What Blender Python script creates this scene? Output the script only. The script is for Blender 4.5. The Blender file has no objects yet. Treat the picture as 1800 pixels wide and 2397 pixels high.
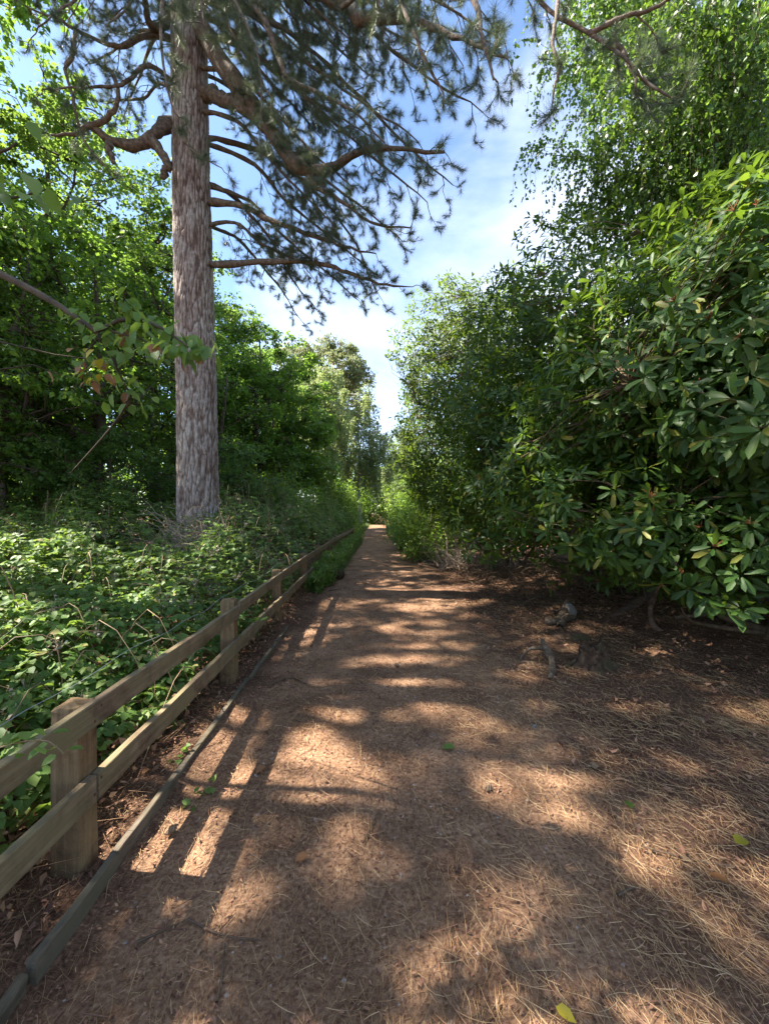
import bpy, math, random
import numpy as np
from mathutils import Vector, Matrix, noise as mnoise

# ------------------------------------------------------------------ camera, sky, sun, exposure
S = bpy.context.scene
COL = S.collection
CAM_H, F = 1.6, 920.0
cam_d = bpy.data.cameras.new('camera'); cam = bpy.data.objects.new('camera', cam_d); COL.objects.link(cam)
cam.location = (0, 0, CAM_H); cam.rotation_euler = (math.radians(90), 0, 0)
cam_d.sensor_fit = 'VERTICAL'; cam_d.sensor_height = 24; cam_d.lens = 24*F/2397
cam_d.clip_start = 0.05; cam_d.clip_end = 2000
S.camera = cam
SUN_EL, SUN_AZ = math.radians(51), math.radians(-84)      # azimuth measured clockwise from +Y
W = bpy.data.worlds.new('World'); S.world = W; W.use_nodes = True
nt = W.node_tree; nt.nodes.clear()
def wn(t, **k):
    n = nt.nodes.new(t)
    for a, b in k.items(): setattr(n, a, b)
    return n
sky = wn('ShaderNodeTexSky', sky_type='NISHITA', sun_disc=False, sun_elevation=SUN_EL, sun_rotation=SUN_AZ % (2*math.pi), altitude=100, air_density=1.0, dust_density=0.3, ozone_density=2.5)
tc = wn('ShaderNodeTexCoord')
mp = wn('ShaderNodeMapping'); mp.inputs['Scale'].default_value = (1.0, 1.0, 1.5); mp.inputs['Location'].default_value = (15.36, 28.02, 18.7)
nz = wn('ShaderNodeTexNoise'); nz.inputs['Scale'].default_value = 1.3; nz.inputs['Detail'].default_value = 8; nz.inputs['Roughness'].default_value = 0.55; nz.inputs['Distortion'].default_value = 0.25
rp = wn('ShaderNodeValToRGB'); rp.color_ramp.elements[0].position = 0.47; rp.color_ramp.elements[1].position = 0.70
mixc = wn('ShaderNodeMix', data_type='RGBA'); mixc.inputs['B'].default_value = (5.0, 5.4, 6.4, 1)
bg = wn('ShaderNodeBackground'); bg.inputs['Strength'].default_value = 0.07
out = wn('ShaderNodeOutputWorld')
L = nt.links.new
L(tc.outputs['Generated'], mp.inputs['Vector']); L(mp.outputs[0], nz.inputs['Vector']); L(nz.outputs['Fac'], rp.inputs[0])
L(rp.outputs[0], mixc.inputs['Factor']); L(sky.outputs[0], mixc.inputs['A']); L(mixc.outputs['Result'], bg.inputs[0]); L(bg.outputs[0], out.inputs[0])
sd = bpy.data.lights.new('sun', 'SUN'); sd.energy = 5.0; sd.angle = math.radians(0.53); sd.color = (1.0, 0.93, 0.82)
sun = bpy.data.objects.new('sun', sd); COL.objects.link(sun)
TO_SUN = Vector((math.sin(SUN_AZ)*math.cos(SUN_EL), math.cos(SUN_AZ)*math.cos(SUN_EL), math.sin(SUN_EL)))
sun.rotation_euler = TO_SUN.to_track_quat('Z', 'Y').to_euler(); sun.location = TO_SUN*40
S.view_settings.view_transform = 'Standard'; S.view_settings.look = 'None'; S.view_settings.exposure = 2.4; S.view_settings.gamma = 1
S.render.engine = 'CYCLES'
S.cycles.max_bounces = 7; S.cycles.diffuse_bounces = 4; S.cycles.glossy_bounces = 2; S.cycles.transmission_bounces = 5
S.cycles.caustics_reflective = False; S.cycles.caustics_refractive = False

R = np.random.default_rng(11)
random.seed(5)
def A3(*v): return np.array(v, float)
def P(px, py, Y):            # a point Y metres ahead, measured from where the photograph shows it
    return A3((px-900)/F*Y, Y, CAM_H+(1195-py)/F*Y)
def G(px, py, z=0.0):        # ground point
    Y = (CAM_H-z)*F/(py-1195); return A3((px-900)/F*Y, Y, z)

# ------------------------------------------------------------------ mesh helpers
class MB:
    def __init__(s): s.v = []; s.t = []; s.q = []; s.n = 0; s.smooth = True
    def add(s, v, t=None, q=None):
        v = np.asarray(v, np.float32).reshape(-1, 3)
        if t is not None and len(t): s.t.append(np.asarray(t, np.int64)+s.n)
        if q is not None and len(q): s.q.append(np.asarray(q, np.int64)+s.n)
        s.v.append(v); s.n += len(v)
    def mesh(s, name, mat, smooth=True):
        me = bpy.data.meshes.new(name)
        v = np.concatenate(s.v) if s.v else np.zeros((0, 3), np.float32)
        t = np.concatenate(s.t) if s.t else np.zeros((0, 3), np.int64)
        q = np.concatenate(s.q) if s.q else np.zeros((0, 4), np.int64)
        me.vertices.add(len(v)); me.vertices.foreach_set('co', v.ravel())
        nl = len(t)*3+len(q)*4
        me.loops.add(nl); me.loops.foreach_set('vertex_index', np.concatenate([t.ravel(), q.ravel()]).astype(np.int32))
        npz = len(t)+len(q); me.polygons.add(npz)
        ls = np.concatenate([np.arange(len(t))*3, len(t)*3+np.arange(len(q))*4]).astype(np.int32)
        me.polygons.foreach_set('loop_start', ls)
        me.polygons.foreach_set('use_smooth', np.full(npz, smooth))
        me.update(calc_edges=True)
        if mat: me.materials.append(mat)
        return me
    def obj(s, name, mat, parent=None, smooth=True): return link(name, s.mesh(name, mat, smooth), parent)
def link(name, data, parent=None):
    o = bpy.data.objects.new(name, data); COL.objects.link(o)
    if parent: o.parent = parent
    return o
def tag(o, label=None, cat=None, group=None, kind=None):
    if label: o['label'] = label
    if cat: o['category'] = cat
    if group: o['group'] = group
    if kind: o['kind'] = kind
    return o
def empty(name, loc=(0, 0, 0), rz=0, sc=1):
    o = link(name, None); o.location = loc; o.rotation_euler = (0, 0, rz)
    o.scale = (sc, sc, sc) if not hasattr(sc, '__len__') else sc
    return o
def nrm(a): return a/np.maximum(np.linalg.norm(a, axis=-1, keepdims=True), 1e-9)
def rdir(n, rng=None): return nrm((rng or R).normal(size=(n, 3)))
def tube(mb, pts, r0, r1=None, sides=6, rad=None):
    p = np.asarray(pts, float); n = len(p)
    rr = np.asarray(rad, float) if rad is not None else np.linspace(r0, r0 if r1 is None else r1, n)
    d = nrm(np.gradient(p, axis=0))
    ref = A3(0.31, 0.2, 0.93) if abs(nrm((p[-1]-p[0])[None])[0] @ A3(0.31, 0.2, 0.93)) < 0.9 else A3(1, 0.1, 0)
    u = nrm(np.cross(d, ref)); w = np.cross(d, u)
    a = np.linspace(0, 2*math.pi, sides, endpoint=False)
    ring = p[:, None] + rr[:, None, None]*(np.cos(a)[None, :, None]*u[:, None]+np.sin(a)[None, :, None]*w[:, None])
    i = np.arange(n-1)[:, None]*sides; j = np.arange(sides)[None]; k = (j+1) % sides
    q = np.stack([i+j, i+k, i+sides+k, i+sides+j], -1).reshape(-1, 4)
    mb.add(ring.reshape(-1, 3), q=q)
    m = mb.n
    if sides >= 3 and rr[-1] > 0.004:
        mb.add(np.array([p[-1]+d[-1]*rr[-1]*.4]), t=[[m-mb.n+0, 0, 0]][:0])
        mb.t.append(np.array([[m-sides+a_, m-sides+(a_+1) % sides, m] for a_ in range(sides)]))
def tubes3(mb, P0, P1, r0, r1):
    """many straight 3-sided twigs at once"""
    d = nrm(P1-P0); u = nrm(np.cross(d, A3(.3, .5, .81))); w = np.cross(d, u)
    a = np.arange(3)*2.0944; n = len(P0)
    c = np.cos(a)[None, :, None]*u[:, None]+np.sin(a)[None, :, None]*w[:, None]
    r0 = np.broadcast_to(r0, (n,)); r1 = np.broadcast_to(r1, (n,))
    v = np.concatenate([P0[:, None]+c*r0[:, None, None], P1[:, None]+c*r1[:, None, None]], 1)
    b = np.arange(n)[:, None, None]*6
    f = np.array([[0, 1, 4, 3], [1, 2, 5, 4], [2, 0, 3, 5]])[None]
    mb.add(v.reshape(-1, 3), q=(b+f).reshape(-1, 4))
def wpath(p0, p1, n=8, wob=0.08, sag=0.0, rng=None):
    rng = rng or R
    p0, p1 = np.asarray(p0, float), np.asarray(p1, float); Ld = np.linalg.norm(p1-p0)
    t = np.linspace(0, 1, n)[:, None]
    p = p0+(p1-p0)*t
    for fq in (1, 2, 3.3):
        p = p+np.sin(t*math.pi*fq+rng.uniform(0, 6))*np.sin(t*math.pi)**.7*rng.normal(size=3)*wob*Ld/fq
    p[:, 2] += (np.sin(t[:, 0]*math.pi)*sag*Ld)
    return p
def smoothp(pts, n):
    """Catmull-Rom through the listed points"""
    p = np.asarray(pts, float); p = np.vstack([2*p[0]-p[1], p, 2*p[-1]-p[-2]]); m = len(p)-3
    o = []
    for s in np.linspace(0, m-1e-6, n):
        i = int(s); t = s-i; a, b, c, d = p[i:i+4]
        o.append(.5*((2*b)+(-a+c)*t+(2*a-5*b+4*c-d)*t*t+(-a+3*b-3*c+d)*t**3))
    return np.array(o)
def box(mb, c, s, rz=0.0, rx=0.0, seg=1, jit=0.0, bev=0.0):
    """box with its long side along local y, cut into seg pieces, slightly uneven, chamfered along the length"""
    sx, sy, sz = s; b = bev if bev else 0.0
    if b: prof = [(-sx/2+b, -sz/2), (sx/2-b, -sz/2), (sx/2, -sz/2+b), (sx/2, sz/2-b), (sx/2-b, sz/2), (-sx/2+b, sz/2), (-sx/2, sz/2-b), (-sx/2, -sz/2+b)]
    else: prof = [(-sx/2, -sz/2), (sx/2, -sz/2), (sx/2, sz/2), (-sx/2, sz/2)]
    k = len(prof); v = []
    for i in range(seg+1):
        y = -sy/2+sy*i/seg; ox, oz = R.normal(size=2)*jit
        for (x, z) in prof: v.append((x+ox+R.normal()*jit*.3, y, z+oz+R.normal()*jit*.3))
    v = np.array(v); q = []; 
    for i in range(seg):
        for j in range(k): q.append((i*k+j, i*k+(j+1) % k, (i+1)*k+(j+1) % k, (i+1)*k+j))
    cr, sr = math.cos(rx), math.sin(rx); v = v @ np.array([[1, 0, 0], [0, cr, -sr], [0, sr, cr]]).T
    cr, sr = math.cos(rz), math.sin(rz); v = v @ np.array([[cr, -sr, 0], [sr, cr, 0], [0, 0, 1]]).T
    t = []
    for e, base in ((0, 0), (1, seg*k)):
        for j in range(1, k-1): t.append((base, base+j+1, base+j) if not e else (base, base+j, base+j+1))
    q = [tuple(reversed(f)) for f in q]; t = [tuple(reversed(f)) for f in t]
    mb.add(v+np.asarray(c), t=t, q=q)
# ---- leaf templates: x along the leaf (length 1), y across, z up
def leaf_tmpl(stations, fold=0.15, droop=0.2, rows=None):
    xs = [s[0] for s in stations]; v = [(0, 0, 0)]
    for x, w in stations:
        zd = -droop*x*x
        v += [(x, w, zd+fold*w), (x, 0, zd), (x, -w, zd+fold*w)]
    v.append((1, 0, -droop)); n = len(stations); t = [(0, 2, 1), (0, 3, 2)]; q = []
    for i in range(n-1):
        a = 1+3*i; q += [(a, a+1, a+4, a+3), (a+1, a+2, a+5, a+4)]
    a = 1+3*(n-1); e = len(v)-1; t += [(a, a+1, e), (a+1, a+2, e)]
    return np.array(v, float), np.array(t), (np.array(q) if q else None)
T_SIMPLE = (np.array([(0, 0, 0), (.45, .33, .06), (1, 0, -.1), (.45, -.33, .06)], float), np.array([(0, 2, 1), (0, 3, 2)]), None)
T_OVATE = leaf_tmpl([(.25, .32), (.65, .31)], .3, .18)
T_OVATE_S = leaf_tmpl([(.38, .36)], .3, .15)
T_CURL = leaf_tmpl([(.3, .3), (.7, .26)], .75, .45)
T_BIRCH = (np.array([(0, 0, 0), (.3, .38, .03), (1, 0, -.05), (.3, -.38, .03)], float), np.array([(0, 2, 1), (0, 3, 2)]), None)
T_RHODO = leaf_tmpl([(.3, .115), (.78, .15)], .35, .22)
T_RHODO_S = leaf_tmpl([(.6, .16)], .35, .18)
def scatter(mb, T, Pp, Ax, Nn, Sc, wide=None):
    v, t, q = T; Ax = nrm(Ax); B = nrm(np.cross(Nn, Ax)); N2 = np.cross(Ax, B)
    Sc = np.broadcast_to(np.asarray(Sc, float), (len(Pp),)); wd = Sc if wide is None else Sc*wide
    V = Pp[:, None]+(v[None, :, 0, None]*Ax[:, None]+v[None, :, 2, None]*N2[:, None])*Sc[:, None, None]+v[None, :, 1, None]*B[:, None]*wd[:, None, None]
    off = np.arange(len(Pp))[:, None, None]*len(v)
    mb.add(V.reshape(-1, 3), t=(t[None]+off).reshape(-1, 3), q=None if q is None else (q[None]+off).reshape(-1, 4))
def frame_matrix(p, ax, nn, s):
    ax = Vector(ax).normalized(); b = Vector(nn).cross(ax).normalized(); n2 = ax.cross(b)
    return Matrix(((ax.x*s, b.x*s, n2.x*s, p[0]), (ax.y*s, b.y*s, n2.y*s, p[1]), (ax.z*s, b.z*s, n2.z*s, p[2]), (0, 0, 0, 1)))

# ---- leaves, tufts and rosettes of foliage masses: one small mesh set on the points of a crown
def gn_tree(name, tmpls):
    ng = bpy.data.node_groups.new(name, 'GeometryNodeTree'); ng.interface.new_socket('Geometry', in_out='INPUT', socket_type='NodeSocketGeometry'); ng.interface.new_socket('Geometry', in_out='OUTPUT', socket_type='NodeSocketGeometry')
    N = ng.nodes; gi = N.new('NodeGroupInput'); go = N.new('NodeGroupOutput'); ip = N.new('GeometryNodeInstanceOnPoints'); ak = ng.links.new
    jn = N.new('GeometryNodeJoinGeometry')
    for t_ in reversed(tmpls):
        oi = N.new('GeometryNodeObjectInfo'); oi.inputs['Object'].default_value = t_; oi.inputs['As Instance'].default_value = True; ak(oi.outputs['Geometry'], jn.inputs[0])
    def attr(nm, typ):
        a = N.new('GeometryNodeInputNamedAttribute'); a.data_type = typ; a.inputs['Name'].default_value = nm; return a.outputs['Attribute']
    ak(gi.outputs[0], ip.inputs['Points']); ak(jn.outputs[0], ip.inputs['Instance']); ip.inputs['Pick Instance'].default_value = True
    ak(attr('pick', 'INT'), ip.inputs['Instance Index']); ak(attr('rot', 'FLOAT_VECTOR'), ip.inputs['Rotation']); ak(attr('size', 'FLOAT'), ip.inputs['Scale'])
    ak(ip.outputs[0], go.inputs[0]); return ng
GNC = {}
def gn_scatter(name, parent, Pp, Ax, Nn, Sc, tmpls, mat, pick=None):
    Ax = nrm(Ax); B = nrm(np.cross(Nn, Ax)); N2 = np.cross(Ax, B)
    ry = np.arcsin(np.clip(-Ax[:, 2], -1, 1)); rx = np.arctan2(B[:, 2], N2[:, 2]); rz = np.arctan2(Ax[:, 1], Ax[:, 0])
    me = bpy.data.meshes.new(name); me.vertices.add(len(Pp)); me.vertices.foreach_set('co', np.asarray(Pp, np.float32).ravel())
    a = me.attributes.new('rot', 'FLOAT_VECTOR', 'POINT'); a.data.foreach_set('vector', np.stack([rx, ry, rz], -1).astype(np.float32).ravel())
    a = me.attributes.new('size', 'FLOAT', 'POINT'); a.data.foreach_set('value', np.broadcast_to(np.asarray(Sc, np.float32), (len(Pp),)).copy())
    a = me.attributes.new('pick', 'INT', 'POINT'); a.data.foreach_set('value', (np.arange(len(Pp)) % len(tmpls)).astype(np.int32))
    me.materials.append(mat); o = link(name, me, parent)
    key = tuple(t.name for t in tmpls)
    if key not in GNC: GNC[key] = gn_tree('scatter', tmpls)
    md = o.modifiers.new('scatter', 'NODES'); md.node_group = GNC[key]; o['kind'] = 'stuff'; return o
def tmpl_obj(name, mb, mat, smooth=True): return bpy.data.objects.new(name, mb.mesh(name, mat, smooth))
# ------------------------------------------------------------------ materials
def mat_new(name):
    m = bpy.data.materials.new(name); m.use_nodes = True; m.node_tree.nodes.clear(); return m, m.node_tree
def nd(t, typ, **k):
    n = t.nodes.new(typ)
    for a, b in k.items():
        if a in n.inputs: n.inputs[a].default_value = b
        else: setattr(n, a, b)
    return n
def ramp(t, fac, stops):
    r = t.nodes.new('ShaderNodeValToRGB'); el = r.color_ramp.elements
    while len(el) < len(stops): el.new(0.5)
    for e, (p, c) in zip(el, stops): e.position = p; e.color = (*c, 1) if len(c) == 3 else c
    t.links.new(fac, r.inputs[0]); return r.outputs[0]
def leaf_mat(name, cols, trans, tfac=.4, rough=.45, spec=.4, big=0.0):
    m, t = mat_new(name); lk = t.links.new
    g = nd(t, 'ShaderNodeNewGeometry'); oi = nd(t, 'ShaderNodeObjectInfo'); ad = nd(t, 'ShaderNodeMath', operation='ADD'); lk(g.outputs['Random Per Island'], ad.inputs[0]); lk(oi.outputs['Random'], ad.inputs[1]); fr = nd(t, 'ShaderNodeMath', operation='FRACT'); lk(ad.outputs[0], fr.inputs[0]); c = ramp(t, fr.outputs[0], [(i/(len(cols)-1), x) for i, x in enumerate(cols)])
    if big:
        tcn = nd(t, 'ShaderNodeTexCoord'); nz = nd(t, 'ShaderNodeTexNoise', Scale=big, Detail=2.0); lk(tcn.outputs['Object'], nz.inputs['Vector'])
        hs = nd(t, 'ShaderNodeHueSaturation'); mr = nd(t, 'ShaderNodeMapRange'); lk(nz.outputs['Fac'], mr.inputs[0]); mr.inputs[1].default_value = .3; mr.inputs[2].default_value = .7; mr.inputs[3].default_value = .65; mr.inputs[4].default_value = 1.35
        lk(mr.outputs[0], hs.inputs['Value']); lk(c, hs.inputs['Color']); c = hs.outputs[0]
    p = nd(t, 'ShaderNodeBsdfPrincipled'); p.inputs['Roughness'].default_value = rough; p.inputs['Specular IOR Level'].default_value = spec
    lk(c, p.inputs['Base Color'])
    tr = nd(t, 'ShaderNodeBsdfTranslucent')
    mx = nd(t, 'ShaderNodeMix', data_type='RGBA'); mx.inputs['Factor'].default_value = .6; lk(c, mx.inputs['A']); mx.inputs['B'].default_value = (*trans, 1)
    lk(mx.outputs['Result'], tr.inputs['Color'])
    ms = nd(t, 'ShaderNodeMixShader'); ms.inputs[0].default_value = tfac
    o = nd(t, 'ShaderNodeOutputMaterial'); lk(p.outputs[0], ms.inputs[1]); lk(tr.outputs[0], ms.inputs[2]); lk(ms.outputs[0], o.inputs[0])
    return m
def plain_mat(name, c0, c1, scale=(8, 8, 8), rough=.85, bump=.3, bdist=.01, detail=5.0, third=None, mossy=None, coord='Object', island=0.0, spec=.25):
    m, t = mat_new(name); lk = t.links.new
    tcn = nd(t, 'ShaderNodeTexCoord'); mpn = nd(t, 'ShaderNodeMapping'); mpn.inputs['Scale'].default_value = scale
    lk(tcn.outputs[coord], mpn.inputs['Vector'])
    nz = nd(t, 'ShaderNodeTexNoise', Scale=1.0, Detail=detail, Roughness=.62); lk(mpn.outputs[0], nz.inputs['Vector'])
    st = [(.3, c0), (.7, c1)] if not third else [(.28, c0), (.5, c1), (.72, third)]
    c = ramp(t, nz.outputs['Fac'], st)
    if mossy:
        n2 = nd(t, 'ShaderNodeTexNoise', Scale=3.0, Detail=4.0); lk(tcn.outputs[coord], n2.inputs['Vector'])
        r2 = ramp(t, n2.outputs['Fac'], [(.48, (0, 0, 0)), (.62, (1, 1, 1))])
        g = nd(t, 'ShaderNodeNewGeometry'); sx = nd(t, 'ShaderNodeSeparateXYZ'); lk(g.outputs['Normal'], sx.inputs[0])
        mr = nd(t, 'ShaderNodeMapRange'); lk(sx.outputs['Z'], mr.inputs[0]); mr.inputs[1].default_value = -.2; mr.inputs[2].default_value = .9; mr.inputs[3].default_value = .15; mr.inputs[4].default_value = .8
        ml = nd(t, 'ShaderNodeMath', operation='MULTIPLY'); lk(r2, ml.inputs[0]); lk(mr.outputs[0], ml.inputs[1])
        mx = nd(t, 'ShaderNodeMix', data_type='RGBA'); lk(ml.outputs[0], mx.inputs['Factor']); lk(c, mx.inputs['A']); mx.inputs['B'].default_value = (*mossy, 1); c = mx.outputs['Result']
    if island:
        g2 = nd(t, 'ShaderNodeNewGeometry'); hs = nd(t, 'ShaderNodeHueSaturation'); mr = nd(t, 'ShaderNodeMapRange'); lk(g2.outputs['Random Per Island'], mr.inputs[0]); mr.inputs[3].default_value = 1-island; mr.inputs[4].default_value = 1+island
        lk(mr.outputs[0], hs.inputs['Value']); lk(c, hs.inputs['Color']); c = hs.outputs[0]
    p = nd(t, 'ShaderNodeBsdfPrincipled'); p.inputs['Roughness'].default_value = rough; p.inputs['Specular IOR Level'].default_value = spec; lk(c, p.inputs['Base Color'])
    if bump:
        b = nd(t, 'ShaderNodeBump'); b.inputs['Strength'].default_value = bump; b.inputs['Distance'].default_value = bdist; lk(nz.outputs['Fac'], b.inputs['Height']); lk(b.outputs[0], p.inputs['Normal'])
    o = nd(t, 'ShaderNodeOutputMaterial'); lk(p.outputs[0], o.inputs[0]); return m
def ramp_mat(name, cols, rough=.7, spec=.3, tfac=0.0):
    m, t = mat_new(name); lk = t.links.new
    g = nd(t, 'ShaderNodeNewGeometry'); c = ramp(t, g.outputs['Random Per Island'], [(i/(len(cols)-1), x) for i, x in enumerate(cols)])
    p = nd(t, 'ShaderNodeBsdfPrincipled'); p.inputs['Roughness'].default_value = rough; p.inputs['Specular IOR Level'].default_value = spec; lk(c, p.inputs['Base Color'])
    o = nd(t, 'ShaderNodeOutputMaterial')
    if tfac:
        tr = nd(t, 'ShaderNodeBsdfTranslucent'); lk(c, tr.inputs['Color']); ms = nd(t, 'ShaderNodeMixShader'); ms.inputs[0].default_value = tfac
        lk(p.outputs[0], ms.inputs[1]); lk(tr.outputs[0], ms.inputs[2]); lk(ms.outputs[0], o.inputs[0])
    else: lk(p.outputs[0], o.inputs[0])
    return m
M = {}
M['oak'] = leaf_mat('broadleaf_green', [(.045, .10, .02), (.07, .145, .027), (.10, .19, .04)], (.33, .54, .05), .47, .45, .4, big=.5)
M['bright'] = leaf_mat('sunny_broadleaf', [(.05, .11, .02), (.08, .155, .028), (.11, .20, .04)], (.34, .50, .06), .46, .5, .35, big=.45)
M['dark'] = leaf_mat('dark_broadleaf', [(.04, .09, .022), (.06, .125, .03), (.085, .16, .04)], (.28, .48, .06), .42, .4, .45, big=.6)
M['pale'] = leaf_mat('haze_pale_olive_foliage', [(.15, .20, .07), (.20, .25, .10), (.26, .30, .14)], (.42, .50, .16), .4, .5, .3, big=.4)  # olive leaf paled to imitate front light and haze on far trees
M['birch'] = leaf_mat('birch_leaf', [(.03, .075, .018), (.05, .11, .025), (.09, .17, .03)], (.32, .52, .05), .42, .4, .45, big=.6)
M['rhodo'] = leaf_mat('rhododendron_leaf', [(.022, .052, .012), (.036, .078, .016), (.06, .12, .02), (.03, .065, .014), (.05, .10, .02), (.025, .06, .014), (.075, .13, .022), (.04, .085, .018), (.03, .07, .015), (.06, .11, .02), (.20, .18, .03)], (.28, .44, .03), .34, .48, .3, big=.8)
M['rhodo_far'] = leaf_mat('rhododendron_small_leaf', [(.025, .052, .012), (.045, .085, .016), (.075, .12, .022), (.035, .07, .014), (.06, .11, .02)], (.32, .46, .03), .36, .5, .28, big=.5)
M['bramble'] = leaf_mat('bramble_leaf', [(.045, .10, .022), (.08, .15, .028), (.12, .20, .045), (.06, .12, .025), (.10, .18, .04), (.07, .13, .03), (.15, .21, .05), (.09, .16, .035), (.20, .17, .06)], (.36, .52, .06), .38, .55, .25, big=1.2)
M['shrubl'] = leaf_mat('sun_bright_shrub_leaf', [(.08, .16, .025), (.13, .23, .035), (.20, .31, .05)], (.40, .55, .05), .42, .45, .4, big=.9)  # light green leaf, albedo raised to make up for blocked sunlight
M['hazel'] = leaf_mat('hanging_leaf', [(.07, .14, .03), (.10, .19, .035), (.16, .24, .05)], (.40, .55, .06), .42, .5, .4)
M['yleaf'] = leaf_mat('yellow_leaf', [(.35, .30, .03), (.45, .36, .04)], (.6, .5, .05), .35)
M['brownleaf'] = leaf_mat('withered_leaf', [(.18, .08, .03), (.28, .13, .05)], (.4, .2, .08), .3)
M['grass'] = leaf_mat('grass_blade', [(.05, .09, .02), (.08, .13, .03), (.16, .17, .08)], (.28, .38, .08), .3)
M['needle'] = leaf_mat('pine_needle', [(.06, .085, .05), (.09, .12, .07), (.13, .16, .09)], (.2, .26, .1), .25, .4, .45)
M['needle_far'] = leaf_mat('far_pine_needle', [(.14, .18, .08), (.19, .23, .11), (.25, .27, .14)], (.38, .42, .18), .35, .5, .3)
M['bark_branch'] = plain_mat('pine_branch_bark', (.06, .042, .034), (.15, .11, .085), (16, 16, 16), .9, 1.0, .03, third=(.27, .22, .18), mossy=(.09, .095, .04))
M['bark_dark'] = plain_mat('dark_bark', (.04, .032, .024), (.11, .085, .06), (10, 10, 4), .9, .5, .02)
M['bark_birch'] = plain_mat('birch_bark', (.20, .17, .14), (.45, .42, .37), (5, 5, 9), .8, .3, .01)
M['bark_scots'] = plain_mat('orange_bark', (.22, .11, .06), (.42, .24, .14), (5, 5, 5), .85, .3, .02)
M['stem'] = plain_mat('shrub_stem', (.06, .04, .025), (.17, .115, .07), (16, 16, 16), .85, .4, .005)
M['deadwood'] = plain_mat('bleached_dead_wood', (.24, .17, .12), (.46, .37, .29), (16, 16, 16), .85, .5, .006)
M['driftwood'] = plain_mat('weathered_driftwood', (.035, .024, .016), (.10, .07, .045), (22, 22, 22), .9, .9, .012, third=(.24, .185, .13))
M['gravel'] = ramp_mat('path_stones', [(.12, .08, .06), (.24, .16, .12), (.34, .28, .23), (.18, .12, .09)], .8, .25)
M['cane'] = ramp_mat('bramble_cane', [(.10, .12, .04), (.20, .13, .07), (.30, .20, .11)], .6)
M['straw'] = ramp_mat('dead_brown_debris', [(.10, .05, .03), (.24, .13, .07), (.36, .22, .12), (.16, .08, .05)], .8, .2, .15)
M['litter'] = ramp_mat('dry_pine_needles', [(.15, .07, .035), (.29, .155, .07), (.42, .26, .125), (.54, .38, .20), (.22, .10, .05)], .6, .3, .05)
M['chips'] = ramp_mat('bark_flakes', [(.07, .035, .025), (.16, .075, .05), (.26, .13, .085), (.36, .20, .12), (.10, .05, .04)], .85, .2)
M['flower'] = ramp_mat('spent_flower', [(.20, .07, .03), (.35, .13, .06), (.30, .17, .07)], .8, .2, .2)
M['bud'] = ramp_mat('pale_green_bud_stalk', [(.22, .30, .05), (.35, .42, .08)], .6, .3, .2)
M['bloom'] = ramp_mat('small_pale_flower', [(.35, .30, .16), (.55, .50, .38), (.30, .16, .10)], .8, .2, .2)
M['cone'] = plain_mat('pine_cone', (.10, .06, .035), (.26, .17, .10), (60, 60, 60), .8, .5, .004)
M['stump'] = plain_mat('rotten_stump', (.022, .013, .009), (.08, .045, .028), (14, 14, 5), .95, 1.0, .03, third=(.15, .095, .055), mossy=(.055, .055, .02))
M['root'] = plain_mat('root_bark', (.06, .036, .025), (.17, .11, .075), (12, 12, 12), .9, .6, .01)
M['stone'] = plain_mat('stone', (.09, .08, .07), (.21, .19, .17), (9, 9, 9), .8, .4, .01)
M['wire'] = plain_mat('galvanised_wire', (.22, .23, .23), (.36, .37, .37), (30, 30, 30), .45, 0)

def wood_mat(name, c0, c1, c2, moss, along='Y'):
    m, t = mat_new(name); lk = t.links.new
    tcn = nd(t, 'ShaderNodeTexCoord'); mpn = nd(t, 'ShaderNodeMapping')
    mpn.inputs['Scale'].default_value = (38, 1.6, 38) if along == 'Y' else (34, 34, 2.2)
    lk(tcn.outputs['Object'], mpn.inputs['Vector'])
    nz = nd(t, 'ShaderNodeTexNoise', Scale=1.0, Detail=6.0, Roughness=.65); nz.inputs['Distortion'].default_value = .5; lk(mpn.outputs[0], nz.inputs['Vector'])
    c = ramp(t, nz.outputs['Fac'], [(.25, c0), (.5, c1), (.75, c2)])
    n2 = nd(t, 'ShaderNodeTexNoise', Scale=5.0, Detail=6.0, Roughness=.7); lk(tcn.outputs['Object'], n2.inputs['Vector'])
    st = ramp(t, n2.outputs['Fac'], [(.36, (.30, .28, .27)), (.56, (1, 1, 1))])
    mm = nd(t, 'ShaderNodeMix', data_type='RGBA', blend_type='MULTIPLY'); mm.inputs['Factor'].default_value = .8; lk(c, mm.inputs['A']); lk(st, mm.inputs['B'])
    n3 = nd(t, 'ShaderNodeTexNoise', Scale=2.3, Detail=5.0); lk(tcn.outputs['Object'], n3.inputs['Vector'])
    r3 = ramp(t, n3.outputs['Fac'], [(.42, (0, 0, 0)), (.68, (1, 1, 1))])
    mx = nd(t, 'ShaderNodeMix', data_type='RGBA'); lk(r3, mx.inputs['Factor']); lk(mm.outputs['Result'], mx.inputs['A']); mx.inputs['B'].default_value = (*moss, 1)
    p = nd(t, 'ShaderNodeBsdfPrincipled'); p.inputs['Roughness'].default_value = .85; p.inputs['Specular IOR Level'].default_value = .2; lk(mx.outputs['Result'], p.inputs['Base Color'])
    b = nd(t, 'ShaderNodeBump'); b.inputs['Strength'].default_value = .9; b.inputs['Distance'].default_value = .006; lk(nz.outputs['Fac'], b.inputs['Height']); lk(b.outputs[0], p.inputs['Normal'])
    o = nd(t, 'ShaderNodeOutputMaterial'); lk(p.outputs[0], o.inputs[0]); return m
M['rail'] = wood_mat('weathered_rail', (.085, .055, .032), (.20, .14, .085), (.32, .24, .155), (.17, .14, .07))
M['post'] = wood_mat('weathered_post', (.10, .058, .030), (.20, .12, .06), (.30, .195, .105), (.15, .11, .055), 'Z')
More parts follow.
